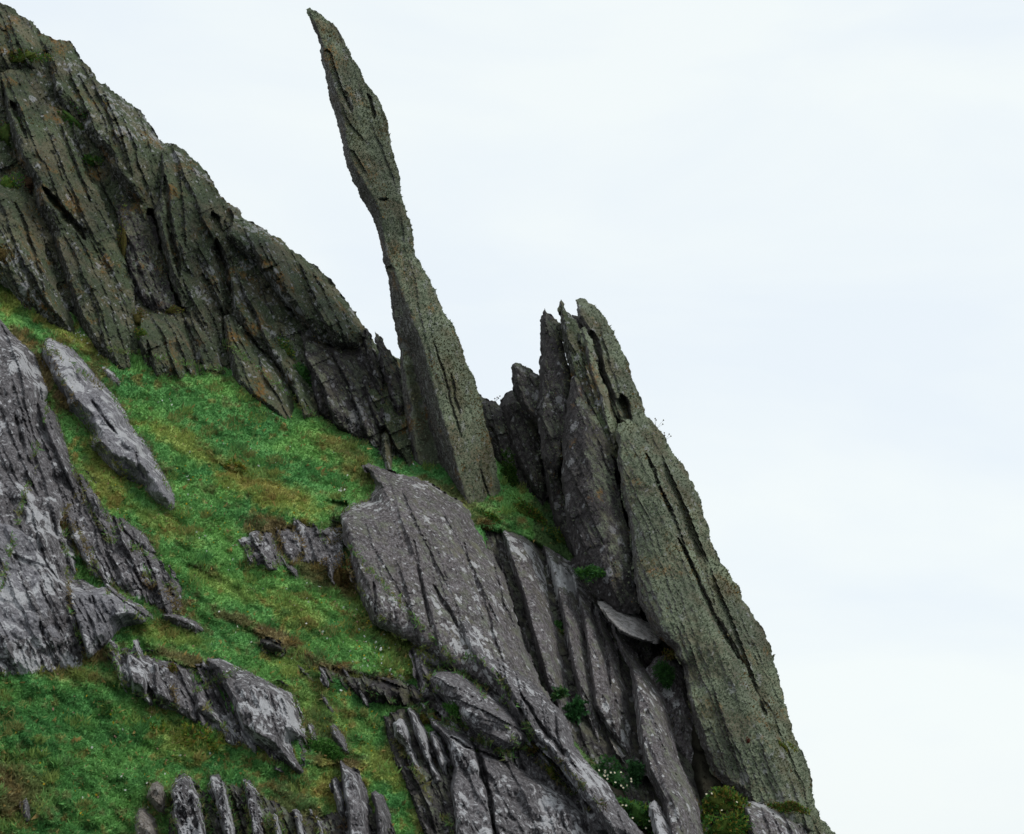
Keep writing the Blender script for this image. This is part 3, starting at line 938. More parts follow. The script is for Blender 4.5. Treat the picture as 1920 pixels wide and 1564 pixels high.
rock('rock_blade', [(1013, 640), (1012, 600), (1018, 590), (1021, 577), (1030, 588), (1041, 598), (1052, 606), (1058, 650), (1072, 705), (1074, 780), (1062, 860), (1040, 900), (1015, 860), (1008, 790),
      (1011, 720), (1010, 678), (1015, 666)], pn_D(.1), H=.16, **{**PK, 'mat': 'dark', 'lich': .6, 'lich_bias': -.1, 'RR': 14})
rock('rock_blade', [(1070, 712), (1076, 702), (1086, 707), (1096, 726), (1104, 760), (1122, 772), (1138, 800), (1146, 830), (1152, 880), (1164, 940), (1184, 1010), (1196, 1090), (1200, 1150), (1160, 1150), (1110, 1110),
      (1080, 1050), (1062, 980), (1052, 900), (1054, 820), (1062, 760)], pn_D(.42), H=.05, **{**PK, 'mat': 'dark', 'lich': .35, 'lich_bias': -.15, 'RR': 16, 'RL': 16},
     ridges=[[(1080, 730, .1), (1095, 790, .2), (1102, 850, .28), (1112, 920, .3), (1128, 1000, .26), (1150, 1080, .22)]])
rock('rock_stub', [(961, 720), (960, 684), (966, 680), (975, 681), (985, 687), (992, 690), (1000, 698), (1010, 703), (1018, 720), (1030, 770), (1020, 810), (990, 780), (968, 750)],
     pn_D(-.1), H=.14, **{**PK, 'mat': 'dark', 'lich': .5, 'RR': 12, 'thick': .5})
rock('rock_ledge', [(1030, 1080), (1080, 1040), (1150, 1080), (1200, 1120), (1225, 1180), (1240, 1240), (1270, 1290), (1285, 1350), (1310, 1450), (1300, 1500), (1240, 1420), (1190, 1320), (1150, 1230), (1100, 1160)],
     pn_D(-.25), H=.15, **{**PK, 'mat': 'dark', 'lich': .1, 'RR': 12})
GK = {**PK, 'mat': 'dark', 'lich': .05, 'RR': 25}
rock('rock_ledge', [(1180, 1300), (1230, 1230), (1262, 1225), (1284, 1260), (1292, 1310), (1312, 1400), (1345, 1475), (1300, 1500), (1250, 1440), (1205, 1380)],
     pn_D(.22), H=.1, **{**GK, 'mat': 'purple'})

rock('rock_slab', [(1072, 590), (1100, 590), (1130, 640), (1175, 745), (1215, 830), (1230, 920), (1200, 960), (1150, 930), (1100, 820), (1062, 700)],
     pn_D(-.25), H=.08, **{**GK, 'thick': .6})  # backing added between the blades, its dark colour stands for shade inside

# ------------------------------------------------------------------ domed outcrop with its ribs
dome = empty('domed_outcrop', 800, 1250, 17.6, 'big domed grey rock outcrop splitting into ribs, below the foot of the needle', 'rock outcrop')
DK = dict(mat='purple', parent=dome, saw=.04, sawf=5, big=.06, fine=.024, rough=2, thick=.9, ang=.30, sink=.12)
rock('rock_dome', [(676, 872), (690, 868), (705, 874), (722, 880), (745, 888), (775, 893), (805, 905), (840, 928), (866, 942), (882, 958), (890, 982), (906, 1008), (926, 1040),
      (946, 1080), (962, 1130), (976, 1180), (992, 1225), (1008, 1262), (1028, 1298), (1045, 1345), (1020, 1370), (960, 1330), (900, 1290), (850, 1260), (800, 1225), (742, 1195), (700, 1172),
      (680, 1135), (665, 1095), (655, 1052), (640, 1010), (638, 965), (655, 946), (690, 936), (704, 912), (694, 888)],
     grow_D(-.16), H=.66, RL=24, RR=105, RT=85, rnd=True, **{**DK, 'rough': 6},
     cracks=[([(812, 1095), (830, 1130), (845, 1150), (858, 1178)], 4, .12), ([(775, 1010), (788, 1085), (796, 1120), (806, 1175)], 2.6, .08), ([(700, 1090), (708, 1160)], 3, .1), ([(868, 1010), (880, 1060), (905, 1130)], 2.2, .05)],
     steps=[([(690, 1010), (740, 1090), (790, 1180)], .03, 30), ([(700, 895), (720, 915), (705, 935)], .04, 14), ([(745, 900), (790, 1000), (850, 1120)], .035, 40), ([(820, 940), (880, 1050), (950, 1200)], .035, 40)])
rock('rock_bed', [(880, 960), (930, 968), (1000, 1000), (1080, 1045), (1130, 1110), (1170, 1160), (1210, 1210), (1260, 1300), (1290, 1400), (1330, 1500), (1380, 1600), (1200, 1600), (1120, 1480), (1060, 1400), (1000, 1340),
      (940, 1240), (900, 1120), (870, 1020)], grow_D(.28), H=.1, RL=8, RR=20, **{**DK, 'mat': 'dark', 'rough': 5, 'sink': 0})
for pl, off, H_, kw in [
    ([(936, 975), (958, 984), (988, 998), (1008, 1018), (1018, 1052), (1032, 1112), (1048, 1172), (1062, 1240), (1074, 1300), (1092, 1370, -.1), (1120, 1450, -.5), (1090, 1440, -.5), (1050, 1360, -.2), (1022, 1285), (1006, 1228), (992, 1180), (976, 1120), (952, 1050), (940, 1005)], .1, .42, {}),
    ([(1014, 1018), (1020, 1012), (1042, 1025), (1062, 1040), (1078, 1056), (1090, 1090), (1096, 1150), (1106, 1220), (1122, 1300), (1150, 1400, -.4), (1175, 1460, -.6), (1130, 1430, -.5), (1090, 1335, -.1), (1070, 1250), (1054, 1170), (1036, 1095), (1024, 1050)], .05, .36, {}),
    ([(1062, 1046), (1075, 1048), (1096, 1080), (1116, 1116), (1132, 1148), (1148, 1192), (1162, 1240), (1174, 1290), (1192, 1360, -.2), (1230, 1460, -.6), (1180, 1440, -.6), (1140, 1380, -.3), (1112, 1330), (1100, 1240), (1088, 1160), (1074, 1100)], -.02, .36,
     dict(cracks=[([(1110, 1130), (1130, 1210), (1145, 1290)], 5, .15)])),
    ([(1088, 1290), (1120, 1260), (1160, 1280), (1180, 1330), (1205, 1400), (1232, 1470), (1220, 1500), (1170, 1450), (1120, 1390), (1090, 1340)], .5, .2, dict(mat='dark')),
]:
    rock('rock_rib', pl, grow_D(off), H=H_, RL=8, RR=30, RT=26, rnd=False, **{**DK, 'rough': 5, **kw})
rock('rock_slab', [(856, 1156), (868, 1146), (882, 1144), (897, 1156), (912, 1182), (936, 1222), (962, 1252), (988, 1272), (1020, 1300), (1050, 1330), (1067, 1362), (1078, 1400), (1104, 1432), (1142, 1472),
      (1165, 1512), (1192, 1545), (1215, 1575), (1150, 1575), (1100, 1505), (1050, 1440), (1002, 1392), (962, 1342), (930, 1292), (892, 1252), (868, 1202)],
     grow_D(-.66), H=.28, RL=8, RR=36, RT=26, **{**DK, 'mat': 'grey', 'saw': .07, 'sawf': 8, 'fine': .018},
     cracks=[([(930, 1260), (960, 1310), (1000, 1370)], 4, .15), ([(975, 1300), (1020, 1370), (1080, 1440)], 4, .15)])

fin = rock('rock_fin', [(1142, 1152), (1148, 1148), (1154, 1158), (1167, 1184), (1187, 1212), (1202, 1248), (1222, 1270), (1246, 1310), (1261, 1368), (1272, 1420), (1292, 1470), (1312, 1518), (1332, 1650), (1270, 1650),
      (1240, 1505), (1212, 1450), (1197, 1390), (1187, 1310), (1181, 1255), (1162, 1222), (1150, 1190)], grow_D(-.1), 'purple', H=.34, RL=9, RR=30, RT=14, saw=.05, sawf=8, fine=.016, thick=.3, ang=.35,
     label='long narrow dark rock fin tapering to a point, between the ribs and the green pinnacle', cat='rock fin',
     ridges=[[(1165, 1215, .0), (1192, 1262, .1), (1210, 1330, .12), (1235, 1420, .12), (1270, 1520, .1)]])
rock('rock_fin', [(1215, 1512), (1228, 1500), (1245, 1525), (1262, 1560), (1275, 1600), (1235, 1600), (1222, 1550)], grow_D(-.3), 'speck', H=.2, RR=14,
     label='short white speckled rock edge at the bottom, left of the long dark fin', cat='rock fin')
rock('rock_block', [(1120, 1126), (1145, 1128), (1165, 1133), (1192, 1146), (1218, 1170), (1243, 1190), (1238, 1206), (1212, 1204), (1184, 1196), (1160, 1184), (1138, 1160)],
     grow_D(-.50), 'bleached', H=.22, RL=6, RR=10, RT=52, RB=3, thick=.2, ang=1.2, saw=.04, sawf=12,
     label='pale flat wedged rock block lying under the edge of the green pinnacle', cat='rock block')

# ------------------------------------------------------------------ slabs and stones of the slope
GR = dict(saw=.055, sawf=6, big=.045, fine=.018, sink=.10, RL=7, RR=24, RT=16, thick=.3, rough=4)


RIMS = []
RIM_ON = [True]


def top_rock(name, pl, off, mat, H_, label, cat='rock', **kw):
    a = dict(GR); a.update(kw)
    if RIM_ON[0]: RIMS.append(np.array([(p[0], p[1]) for p in pl], float))
    return rock(name, pl, None, mat, H=H_, label=label, cat=cat, embed=off, RB=a.get('RR', 20) * 1.4, **a)


lw = empty('rock_wall', 90, 1255, 15.5, 'large grey rock wall at the left edge with a smooth pale lower face', 'rock wall')
a = {**GR, 'parent': lw, 'thick': .8}
rock('rock_slab', [(-260, 580), (0, 606), (60, 668), (86, 740), (130, 850), (150, 930), (140, 1000), (150, 1080), (200, 1110), (236, 1130), (180, 1220), (150, 1264), (-260, 1290)],
     None, 'grey', H=.34, embed=0, **{**a, 'RR': 60, 'RB': 60, 'saw': .08})
rock('rock_slab', [(-260, 560), (-40, 580), (0, 595), (24, 625), (50, 646), (72, 668), (80, 700), (96, 735), (84, 760), (90, 820), (98, 880), (106, 930), (118, 965), (112, 1012), (60, 1000), (-20, 960), (-260, 940)],
     None, 'grey', H=.42, embed=-.12, RB=60, **{**a, 'RR': 45}, steps=[([(20, 700), (50, 800), (90, 900)], .06, 26), ([(0, 760), (40, 860), (80, 950)], .05, 22)], cracks=[([(28, 780), (50, 860), (90, 930)], 4, .1)])
rock('rock_fin', [(66, 750), (74, 744), (90, 757), (108, 778), (120, 812), (130, 850), (142, 885), (150, 915), (138, 925), (112, 880), (92, 840), (76, 800)],
     None, 'grey', H=.22, embed=-.38, RB=30, **{**a, 'RR': 22})
rock('rock_slab', [(-260, 920), (-30, 945), (20, 968), (60, 985), (108, 1012), (126, 1058), (122, 1100), (132, 1150), (152, 1200), (168, 1258), (120, 1262), (60, 1264), (-40, 1268), (-260, 1280)],
     None, 'pale', H=.42, embed=0, RB=80, **{**a, 'RR': 50, 'saw': .035, 'fine': .012}, cracks=[([(75, 1150), (84, 1220), (90, 1260)], 3, .08), ([(20, 1040), (70, 1065), (120, 1090)], 5, .08)])
rock('rock_slab', [(118, 1102), (140, 1096), (175, 1100), (200, 1098), (232, 1118), (262, 1140), (292, 1166), (268, 1172), (228, 1180), (206, 1205), (190, 1222), (164, 1240), (146, 1190), (128, 1140)],
     None, 'pale', H=.18, embed=-.42, RB=30, **{**a, 'RR': 20}, cracks=[([(128, 1110), (140, 1170), (158, 1225)], 4, .12), ([(170, 1110), (180, 1150), (190, 1190)], 3, .06)])

top_rock('rock_slab', [(83, 638), (95, 632), (113, 640), (137, 651), (161, 676), (187, 710), (221, 744), (241, 776), (246, 793), (259, 812), (282, 832), (297, 866), (316, 896), (331, 930), (332, 952), (319, 962), (293, 946), (267, 916), (224, 896), (200, 874), (176, 848), (170, 816), (152, 794), (131, 774), (122, 750), (102, 722), (90, 692), (76, 670)], -.34, 'pale', .34,
         'long smooth pale grey slab with white blotches running down into the upper left grass', 'rock slab', RR=34, saw=.015, cracks=[([(172, 752), (200, 790), (222, 816)], 3, .1), ([(255, 850), (262, 880), (275, 900)], 4, .08)])
top_rock('rock', [(184, 686), (198, 684), (214, 694), (228, 714), (228, 732), (212, 724), (196, 705)], -.1, 'grey', .16, 'small grey stone in the grass right beside the top of the long pale slab', RR=14)
for pl, off, lab in [
    ([(146, 888), (154, 886), (166, 905), (188, 940), (204, 978), (222, 1010), (206, 1017), (184, 982), (164, 946), (150, 918)], -.14, 'narrow white edged rock fin in brown heath, upper one beside the left wall'),
    ([(220, 968), (232, 970), (248, 984), (272, 998), (298, 1038), (284, 1044), (252, 1028), (230, 1002)], -.12, 'dark flat rock edge in the grass below the long pale slab'),
    ([(122, 975), (132, 978), (150, 1000), (168, 1040), (194, 1088), (180, 1088), (154, 1052), (136, 1012)], -.2, 'dark slanting rock fin with a black crevice right of the left wall'),
    ([(188, 1085), (205, 1092), (235, 1118), (262, 1130), (288, 1152), (296, 1168), (270, 1166), (236, 1142), (204, 1116)], -.2, 'white streaked low rock edge above the pale slab foot'),
    ([(304, 1148), (322, 1146), (350, 1154), (376, 1168), (388, 1186), (366, 1192), (330, 1176), (306, 1166)], -.14, 'small white flecked rock with brown heath above it, left of the slope centre'),
    ([(264, 1072), (274, 1070), (288, 1090), (298, 1112), (288, 1112), (274, 1094)], -.12, 'tiny grey rock splinter standing in the brown heath'),
    ([(310, 1096), (320, 1094), (328, 1112), (340, 1146), (330, 1148), (316, 1122)], -.12, 'slim white flecked splinter just right of the tiny grey one'),
    ([(616, 1364), (623, 1352), (636, 1364), (650, 1384), (658, 1416), (645, 1418), (626, 1392)], -.18, 'small pointed grey rock fin leaning beside the round green mound'),
    ([(552, 1243), (562, 1244), (580, 1262), (598, 1282), (590, 1286), (566, 1266)], -.12, 'thin grey splinter poking from the turf near the dark bare bank'),
    ([(598, 1300), (606, 1298), (618, 1316), (632, 1338), (622, 1340), (606, 1320)], -.12, 'thin grey splinter lower down the turf, above the pointed fin'),
    ([(572, 1352), (584, 1352), (592, 1364), (598, 1392), (582, 1392)], -.15, 'small white tipped stone at the right end of the blotched slab'),
    ([(457, 1028), (464, 1026), (474, 1040), (482, 1062), (470, 1062), (460, 1048)], -.1, 'small dark splinter, leftmost of the little rocks in the mid slope'),
    ([(488, 1004), (498, 998), (512, 1004), (520, 1028), (524, 1060), (504, 1064), (490, 1042)], -.1, 'upright grey rock with thin layers in the mid slope'),
    ([(524, 992), (534, 986), (548, 990), (562, 1010), (574, 1030), (556, 1058), (536, 1054), (526, 1022)], -.06, 'larger grey layered rock beneath brown turf in the mid slope'),
    ([(600, 992), (616, 988), (634, 998), (633, 1018), (614, 1018), (602, 1006)], -.1, 'small smooth grey stone beside the shaded hollow left of the dome'),
]:
    top_rock('rock_splinter' if len(pl) < 9 else 'rock', pl, off, 'grey', .16, lab, 'rock', RL=5, RR=12, RT=9, rough=2, big=.02, saw=.03, sawf=10)

bo = empty('cleft_outcrop', 270, 1325, 15.6, 'grey and white blotched outcrop of upright slabs above the lower left turf', 'rock outcrop')
for pl, off in [([(200, 1216), (206, 1210), (222, 1212), (230, 1232), (236, 1270), (244, 1302), (226, 1282), (210, 1248)], -.2),
                ([(224, 1216), (238, 1213), (256, 1222), (274, 1236), (288, 1262), (284, 1300), (290, 1326), (268, 1316), (248, 1304), (238, 1262)], -.24),
                ([(276, 1236), (290, 1236), (304, 1244), (308, 1268), (324, 1292), (334, 1324), (312, 1336), (292, 1326), (286, 1290), (284, 1258)], -.2)]:
    rock('rock_slab', pl, None, 'grey', H=.24, embed=off, RB=30, **{**GR, 'parent': bo, 'RR': 18, 'RT': 10})
ba = empty('blotched_outcrop', 500, 1440, 15.3, 'broad dark grey slab outcrop with big white lichen blotches left of bottom centre', 'rock outcrop')
for pl, off, H_ in [([(386, 1240), (388, 1234), (412, 1232), (452, 1250), (500, 1274), (548, 1298), (562, 1322), (566, 1352), (578, 1388), (548, 1392), (556, 1420), (574, 1448), (560, 1454), (512, 1418),
               (476, 1398), (455, 1380), (438, 1330), (412, 1280)], -.22, .3),
              ([(362, 1300), (372, 1282), (386, 1284), (404, 1318), (430, 1354), (452, 1392), (440, 1396), (404, 1366), (366, 1344)], -.24, .24),
              ([(384, 1246), (390, 1240), (412, 1290), (436, 1342), (452, 1384), (436, 1362), (408, 1318), (390, 1280)], -.3, .2),
              ([(516, 1372), (524, 1366), (538, 1390), (556, 1420), (572, 1450), (562, 1456), (540, 1432), (522, 1402)], -.5, .12),
              ([(486, 1366), (496, 1362), (508, 1384), (520, 1412), (512, 1420), (494, 1396)], -.5, .12)]:
    rock('rock_slab', pl, None, 'grey', H=H_, embed=off, RB=30, **{**GR, 'parent': ba, 'RR': 26, 'RT': 14})
bf = empty('bladed_rock', 680, 1570, 15.0, 'sharp pointed grey rock blade with side fins, at the bottom left of centre', 'rock outcrop')
for pl, off in [([(636, 1430), (638, 1422), (650, 1434), (676, 1450), (690, 1480), (700, 1520), (708, 1650), (656, 1650), (648, 1520), (640, 1480)], -.3),
                ([(620, 1462), (630, 1454), (642, 1468), (648, 1510), (652, 1560), (634, 1530), (624, 1490)], -.16),
                ([(694, 1486), (704, 1480), (722, 1492), (736, 1530), (738, 1650), (712, 1650), (702, 1530)], -.2)]:
    rock('rock_fin', pl, None, 'grey', H=.26, embed=off, RB=30, **{**GR, 'parent': bf, 'RR': 22, 'RT': 10})
bc = empty('bottom_outcrop', 950, 1560, 15.2, 'wide grey slab outcrop with straight dark cracks at the bottom centre', 'rock outcrop')
for pl, off, H_, kw in [
    ([(786, 1326), (800, 1324), (832, 1340), (872, 1358), (922, 1384), (962, 1415), (988, 1434), (1022, 1450), (1052, 1470), (1082, 1494), (1120, 1510), (1152, 1530), (1195, 1650), (860, 1650), (848, 1520), (842, 1480), (848, 1440),
      (836, 1400), (812, 1368)], -.2, .32, dict(RR=40, RT=34, cracks=[([(882, 1368), (898, 1420), (915, 1485), (945, 1650)], 5.5, .3), ([(845, 1382), (872, 1400), (915, 1416), (965, 1432)], 3.5, .15), ([(1088, 1500), (1092, 1530), (1105, 1570)], 8, .15)])),
    ([(736, 1356), (748, 1340), (766, 1346), (778, 1390), (792, 1430), (804, 1468), (780, 1462), (756, 1404), (738, 1388)], -.3, .2, dict(mat='speck')),
    ([(760, 1330), (768, 1320), (788, 1340), (804, 1378), (822, 1430), (838, 1474), (818, 1476), (796, 1432), (776, 1376)], -.36, .22, dict(mat='speck')),
    ([(804, 1372), (818, 1368), (832, 1386), (848, 1430), (840, 1472), (822, 1444), (808, 1404)], -.4, .16, dict(mat='speck')),
    ([(758, 1440), (790, 1450), (836, 1476), (852, 1520), (868, 1650), (838, 1650), (826, 1520), (800, 1480)], -.1, .1, dict(mat='dark')),
    ([(1082, 1500), (1094, 1492), (1122, 1506), (1156, 1530), (1200, 1582), (1110, 1582), (1096, 1540)], -.42, .2, {})]:
    k = {**GR, 'parent': bc, 'RR': 18, 'RT': 10, 'mat': 'grey', **kw}
    rock('rock_slab', pl, None, H=H_, embed=off, RB=26, **k)
top_rock('rock_slab', [(868, 1236), (884, 1230), (904, 1236), (930, 1270), (955, 1300), (975, 1340), (1004, 1382), (1044, 1426), (1092, 1474), (1136, 1514), (1112, 1524), (1052, 1470), (1002, 1424), (958, 1384), (930, 1330), (896, 1290)],
         -.3, 'speck', .22, 'thin layered strip of dark rock running down between the pale hump and speckled slab', 'rock slab', saw=.08, sawf=9, RR=14)
top_rock('boulder', [(800, 1272), (815, 1258), (840, 1254), (868, 1262), (886, 1276), (912, 1290), (950, 1318), (978, 1346), (996, 1380), (984, 1404), (944, 1410), (902, 1388), (872, 1364), (850, 1334), (816, 1304)], -.95, 'grey', .36,
         'pale grey humped boulder with curved bands just above the bottom outcrop', 'boulder', rnd=True, RL=26, RR=50, RT=40, ang=1.1, saw=.04, sawf=9)
top_rock('rock', [(782, 1222), (796, 1213), (818, 1218), (842, 1232), (846, 1250), (822, 1256), (798, 1246)], -.18, 'pale', .16, 'flat smooth grey stone at the lower tip of the main grass band', 'rock', RR=16, rnd=True)
top_rock('rock', [(858, 1250), (864, 1244), (876, 1246), (876, 1256), (864, 1260)], -.5, 'speck', .1, 'little white topped stone in the cleft beside the flat grey stone', 'rock', RR=5, RL=4, RT=4, rough=1, big=.01, saw=.01)
for pl, lab in [([(686, 1286), (698, 1274), (722, 1270), (752, 1272), (766, 1288), (768, 1304), (752, 1316), (722, 1312), (696, 1302)], 'dark brown rounded boulder under the turf bank, larger of the dark pair'),
                ([(788, 1304), (802, 1290), (822, 1288), (836, 1302), (844, 1326), (862, 1350), (838, 1348), (806, 1334)], 'dark brown boulder right of the larger one, against the pale hump'),
                ([(478, 1206), (492, 1196), (516, 1198), (536, 1214), (534, 1228), (506, 1226)], 'dark brown half buried boulder in the turf of the mid slope')]:
    top_rock('boulder', pl, -.14, 'dark', .24, lab, 'boulder', rnd=True, RL=16, RR=20, RT=16, saw=.01)
SR2 = np.random.default_rng(12)
for pl, lab in [([(328, 1478), (340, 1458), (358, 1452), (374, 1462), (386, 1490), (388, 1650), (330, 1650), (324, 1520)], 'white crusted rock column at the bottom, broadest and leftmost of the row'),
                ([(398, 1468), (410, 1450), (426, 1450), (440, 1478), (444, 1650), (412, 1650), (404, 1510)], 'white crusted rock column at the bottom, second of the row from the left'),
                ([(462, 1488), (472, 1464), (482, 1462), (496, 1488), (498, 1650), (460, 1650)], 'white crusted rock column at the bottom, third of the row from the left'),
                ([(506, 1530), (514, 1518), (526, 1530), (528, 1650), (504, 1650)], 'short narrow white crusted rock tip, fourth of the bottom row'),
                ([(547, 1520), (556, 1508), (568, 1522), (573, 1650), (546, 1650)], 'short white crusted rock tip, fifth of the bottom row'),
                ([(587, 1534), (596, 1524), (604, 1536), (608, 1650), (585, 1650)], 'small white crusted rock tip at the right end of the bottom row')]:
    pl = [(x_ + (y_ - 1530) * .2 + SR2.normal() * 2.5, y_ + SR2.normal() * 4) for x_, y_ in pl]
    top_rock('rock_column', pl, -.3, 'speck', .26, lab, 'rock column', RL=7, RR=14, RT=14, rnd=False, saw=.09, sawf=9, ang=.22, fine=.04, rough=8, big=.08)
top_rock('rock', [(272, 1496), (278, 1472), (294, 1462), (308, 1470), (316, 1500), (314, 1534), (294, 1524)], -.2, 'tan', .22, 'tan layered stone beside the white columns, upper of the two tan stones', ang=-.9, saw=.05, sawf=10, RR=14)
top_rock('rock', [(252, 1530), (258, 1512), (272, 1508), (296, 1536), (312, 1650), (248, 1650)], -.34, 'tan', .2, 'smooth tan stone at the bottom edge, lower of the two tan stones', ang=-.9, saw=.01, RR=16)
top_rock('rock', [(40, 1500), (50, 1490), (58, 1510), (60, 1540), (48, 1545), (40, 1525)], -.1, 'grey', .12, 'small dark rock knob in the brown turf of the lower left corner', RR=8, RL=6)
lr = rock('rock', [(1390, 1510), (1405, 1502), (1440, 1510), (1475, 1530), (1510, 1540), (1530, 1650), (1420, 1650), (1400, 1540)], grow_D(-.25), 'purple', H=.2, RR=22, RT=14, saw=.05, sawf=8,
     label='low layered purple grey rock at the very foot of the green pinnacle', cat='rock')
# broken bedrock that pokes through the turf
BED = [([(100, 850), (150, 875), (190, 930), (240, 985), (300, 1040), (345, 1100), (350, 1160), (300, 1160), (240, 1125), (170, 1080), (130, 1010), (104, 930)], 'grey', 'broken grey bedrock showing through brown heath beside the left wall', -.02),
       ([(200, 1214), (260, 1222), (330, 1238), (400, 1232), (480, 1262), (556, 1300), (590, 1370), (590, 1440), (560, 1458), (500, 1425), (430, 1400), (350, 1350), (260, 1310), (215, 1262)], 'grey', 'low grey bedrock joining the cleft outcrop and the blotched outcrop', -.03),
       ([(300, 1650), (318, 1490), (350, 1470), (450, 1462), (520, 1500), (600, 1530), (650, 1500), (740, 1520), (770, 1650)], 'dark', 'dark rubble bedrock between the white crusted columns at the bottom edge', -.02),
       ([(770, 1210), (800, 1212), (870, 1240), (960, 1300), (1030, 1370), (1110, 1450), (1180, 1535), (1100, 1540), (1000, 1470), (900, 1410), (850, 1380), (790, 1310)], 'grey', 'layered grey bedrock strip running down right of the humped boulder', -.12),
       ([(440, 1010), (480, 990), (550, 975), (600, 980), (645, 985), (655, 1050), (640, 1110), (600, 1070), (540, 1080), (480, 1070)], 'grey', 'small broken ledges under brown turf left of the dome', .0),
       ([(715, 1340), (760, 1318), (830, 1400), (870, 1480), (880, 1650), (820, 1650), (770, 1500), (735, 1430)], 'dark', 'dark rock bed behind the speckled ribs left of the bottom outcrop', -.02),
       ([(560, 1236), (620, 1240), (700, 1262), (780, 1282), (850, 1320), (850, 1350), (770, 1330), (690, 1322), (620, 1285), (570, 1262)], 'dark', 'dark bare bank of rock and soil across the turf below the main grass band', -.03)]
BEDS = []
for pl, mt, lab, of in BED:
    bo_ = rock('bedrock_ledge', pl, (lambda e_: (lambda x, y: ground_D(x, y) - 0.55 * ground_h(x, y) + .10 + e_))(of), mt, H=.16, RL=10, RR=20, RB=24, saw=.10, sawf=7, big=.12, bigf=2.5, fine=.03, rough=9, thick=.3,
         label=lab, cat='rock')
    BEDS.append((bo_, pl, mt))


def shard(parent, cx, cy, ln, wd, ang_, mat, lift, rng):
    dx, dy = math.sin(ang_), math.cos(ang_)
    nx, ny = dy, -dx
    pr = [(-.5, -.12), (-.42, .22), (-.1, .5), (.28, .42), (.5, .05), (.3, -.36), (-.12, -.5)]
    pl = [(cx + (a_ + rng.uniform(-.06, .06)) * ln * dx + (b_ + rng.uniform(-.14, .14)) * wd * nx,
           cy + (a_ + rng.uniform(-.06, .06)) * ln * dy + (b_ + rng.uniform(-.14, .14)) * wd * ny) for a_, b_ in pr]
    rock('shard', pl, lambda x, y: ground_D(x, y) - ground_h(cx + 0 * x[:1], cy + 0 * y[:1]) + .06 - lift * (1 - .9 * ((x - cx) * dx + (y - cy) * dy) / ln), mat, parent=parent,
         H=rng.uniform(.10, .2), RL=4, RR=wd * .5, RT=6, saw=.05, sawf=12, big=.05, fine=.02, rough=4, sp=3.0, thick=.12, ang=ang_)


def shards(parent, poly, n, mat, rng, smin=18, smax=46):
    poly = np.array(poly, float)
    x0, y0 = poly.min(0); x1, y1 = poly.max(0)
    k = 0
    while k < n:
        x, y = rng.uniform(x0, x1), rng.uniform(y0, min(y1, 1575))
        if not inside(np.array([[x, y]]), poly)[0]: continue
        ln = rng.uniform(smin, smax)
        shard(parent, x, y, ln * 1.25, ln * rng.uniform(.26, .5), rng.normal(.42, .12), mat if rng.random() < .7 else 'speck', rng.uniform(.04, .12), rng)
        k += 1


SR = np.random.default_rng(404)
for (bo_, pl, mt), n_ in zip(BEDS, (11, 10, 16, 6, 6, 5, 7)):
    shards(bo_, pl, n_, 'grey', SR, 16 if mt == 'dark' else 20, 38 if mt == 'dark' else 50)
#==PLANTS==
# ------------------------------------------------------------------ grass and low plants
def blades(P, nrm, size, cols, rng, wid=0.28, droop=0.35, spread=0.7, name='grass', mat=None, parent=None, per=1):
    n = len(P)
    Vs, Cs = [], []
    for k in range(per):
        d = rng.normal(size=(n, 3)) * spread
        dirv = nrm + d + np.array([0.12, -0.1, -droop])
        dirv /= np.linalg.norm(dirv, axis=1)[:, None]
        sd_ = np.cross(dirv, rng.normal(size=(n, 3))); sd_ /= np.maximum(np.linalg.norm(sd_, axis=1), 1e-6)[:, None]
        s_ = size[:, None] * rng.uniform(0.7, 1.3, (n, 1))
        Vs.append(np.stack([P + sd_ * s_ * wid, P - sd_ * s_ * wid, P + dirv * s_], 1))
        c = cols * rng.uniform(0.7, 1.35, (n, 1))
        Cs.append(np.stack([c * 0.9, c * 0.9, c * 1.08], 1))
    V = np.concatenate(Vs).reshape(-1, 3); C = np.concatenate(Cs).reshape(-1, 3)
    return mesh_obj(name, V, np.arange(len(V)).reshape(-1, 3), mat or M_GRASS, parent, cols=np.clip(C, 0, 1))


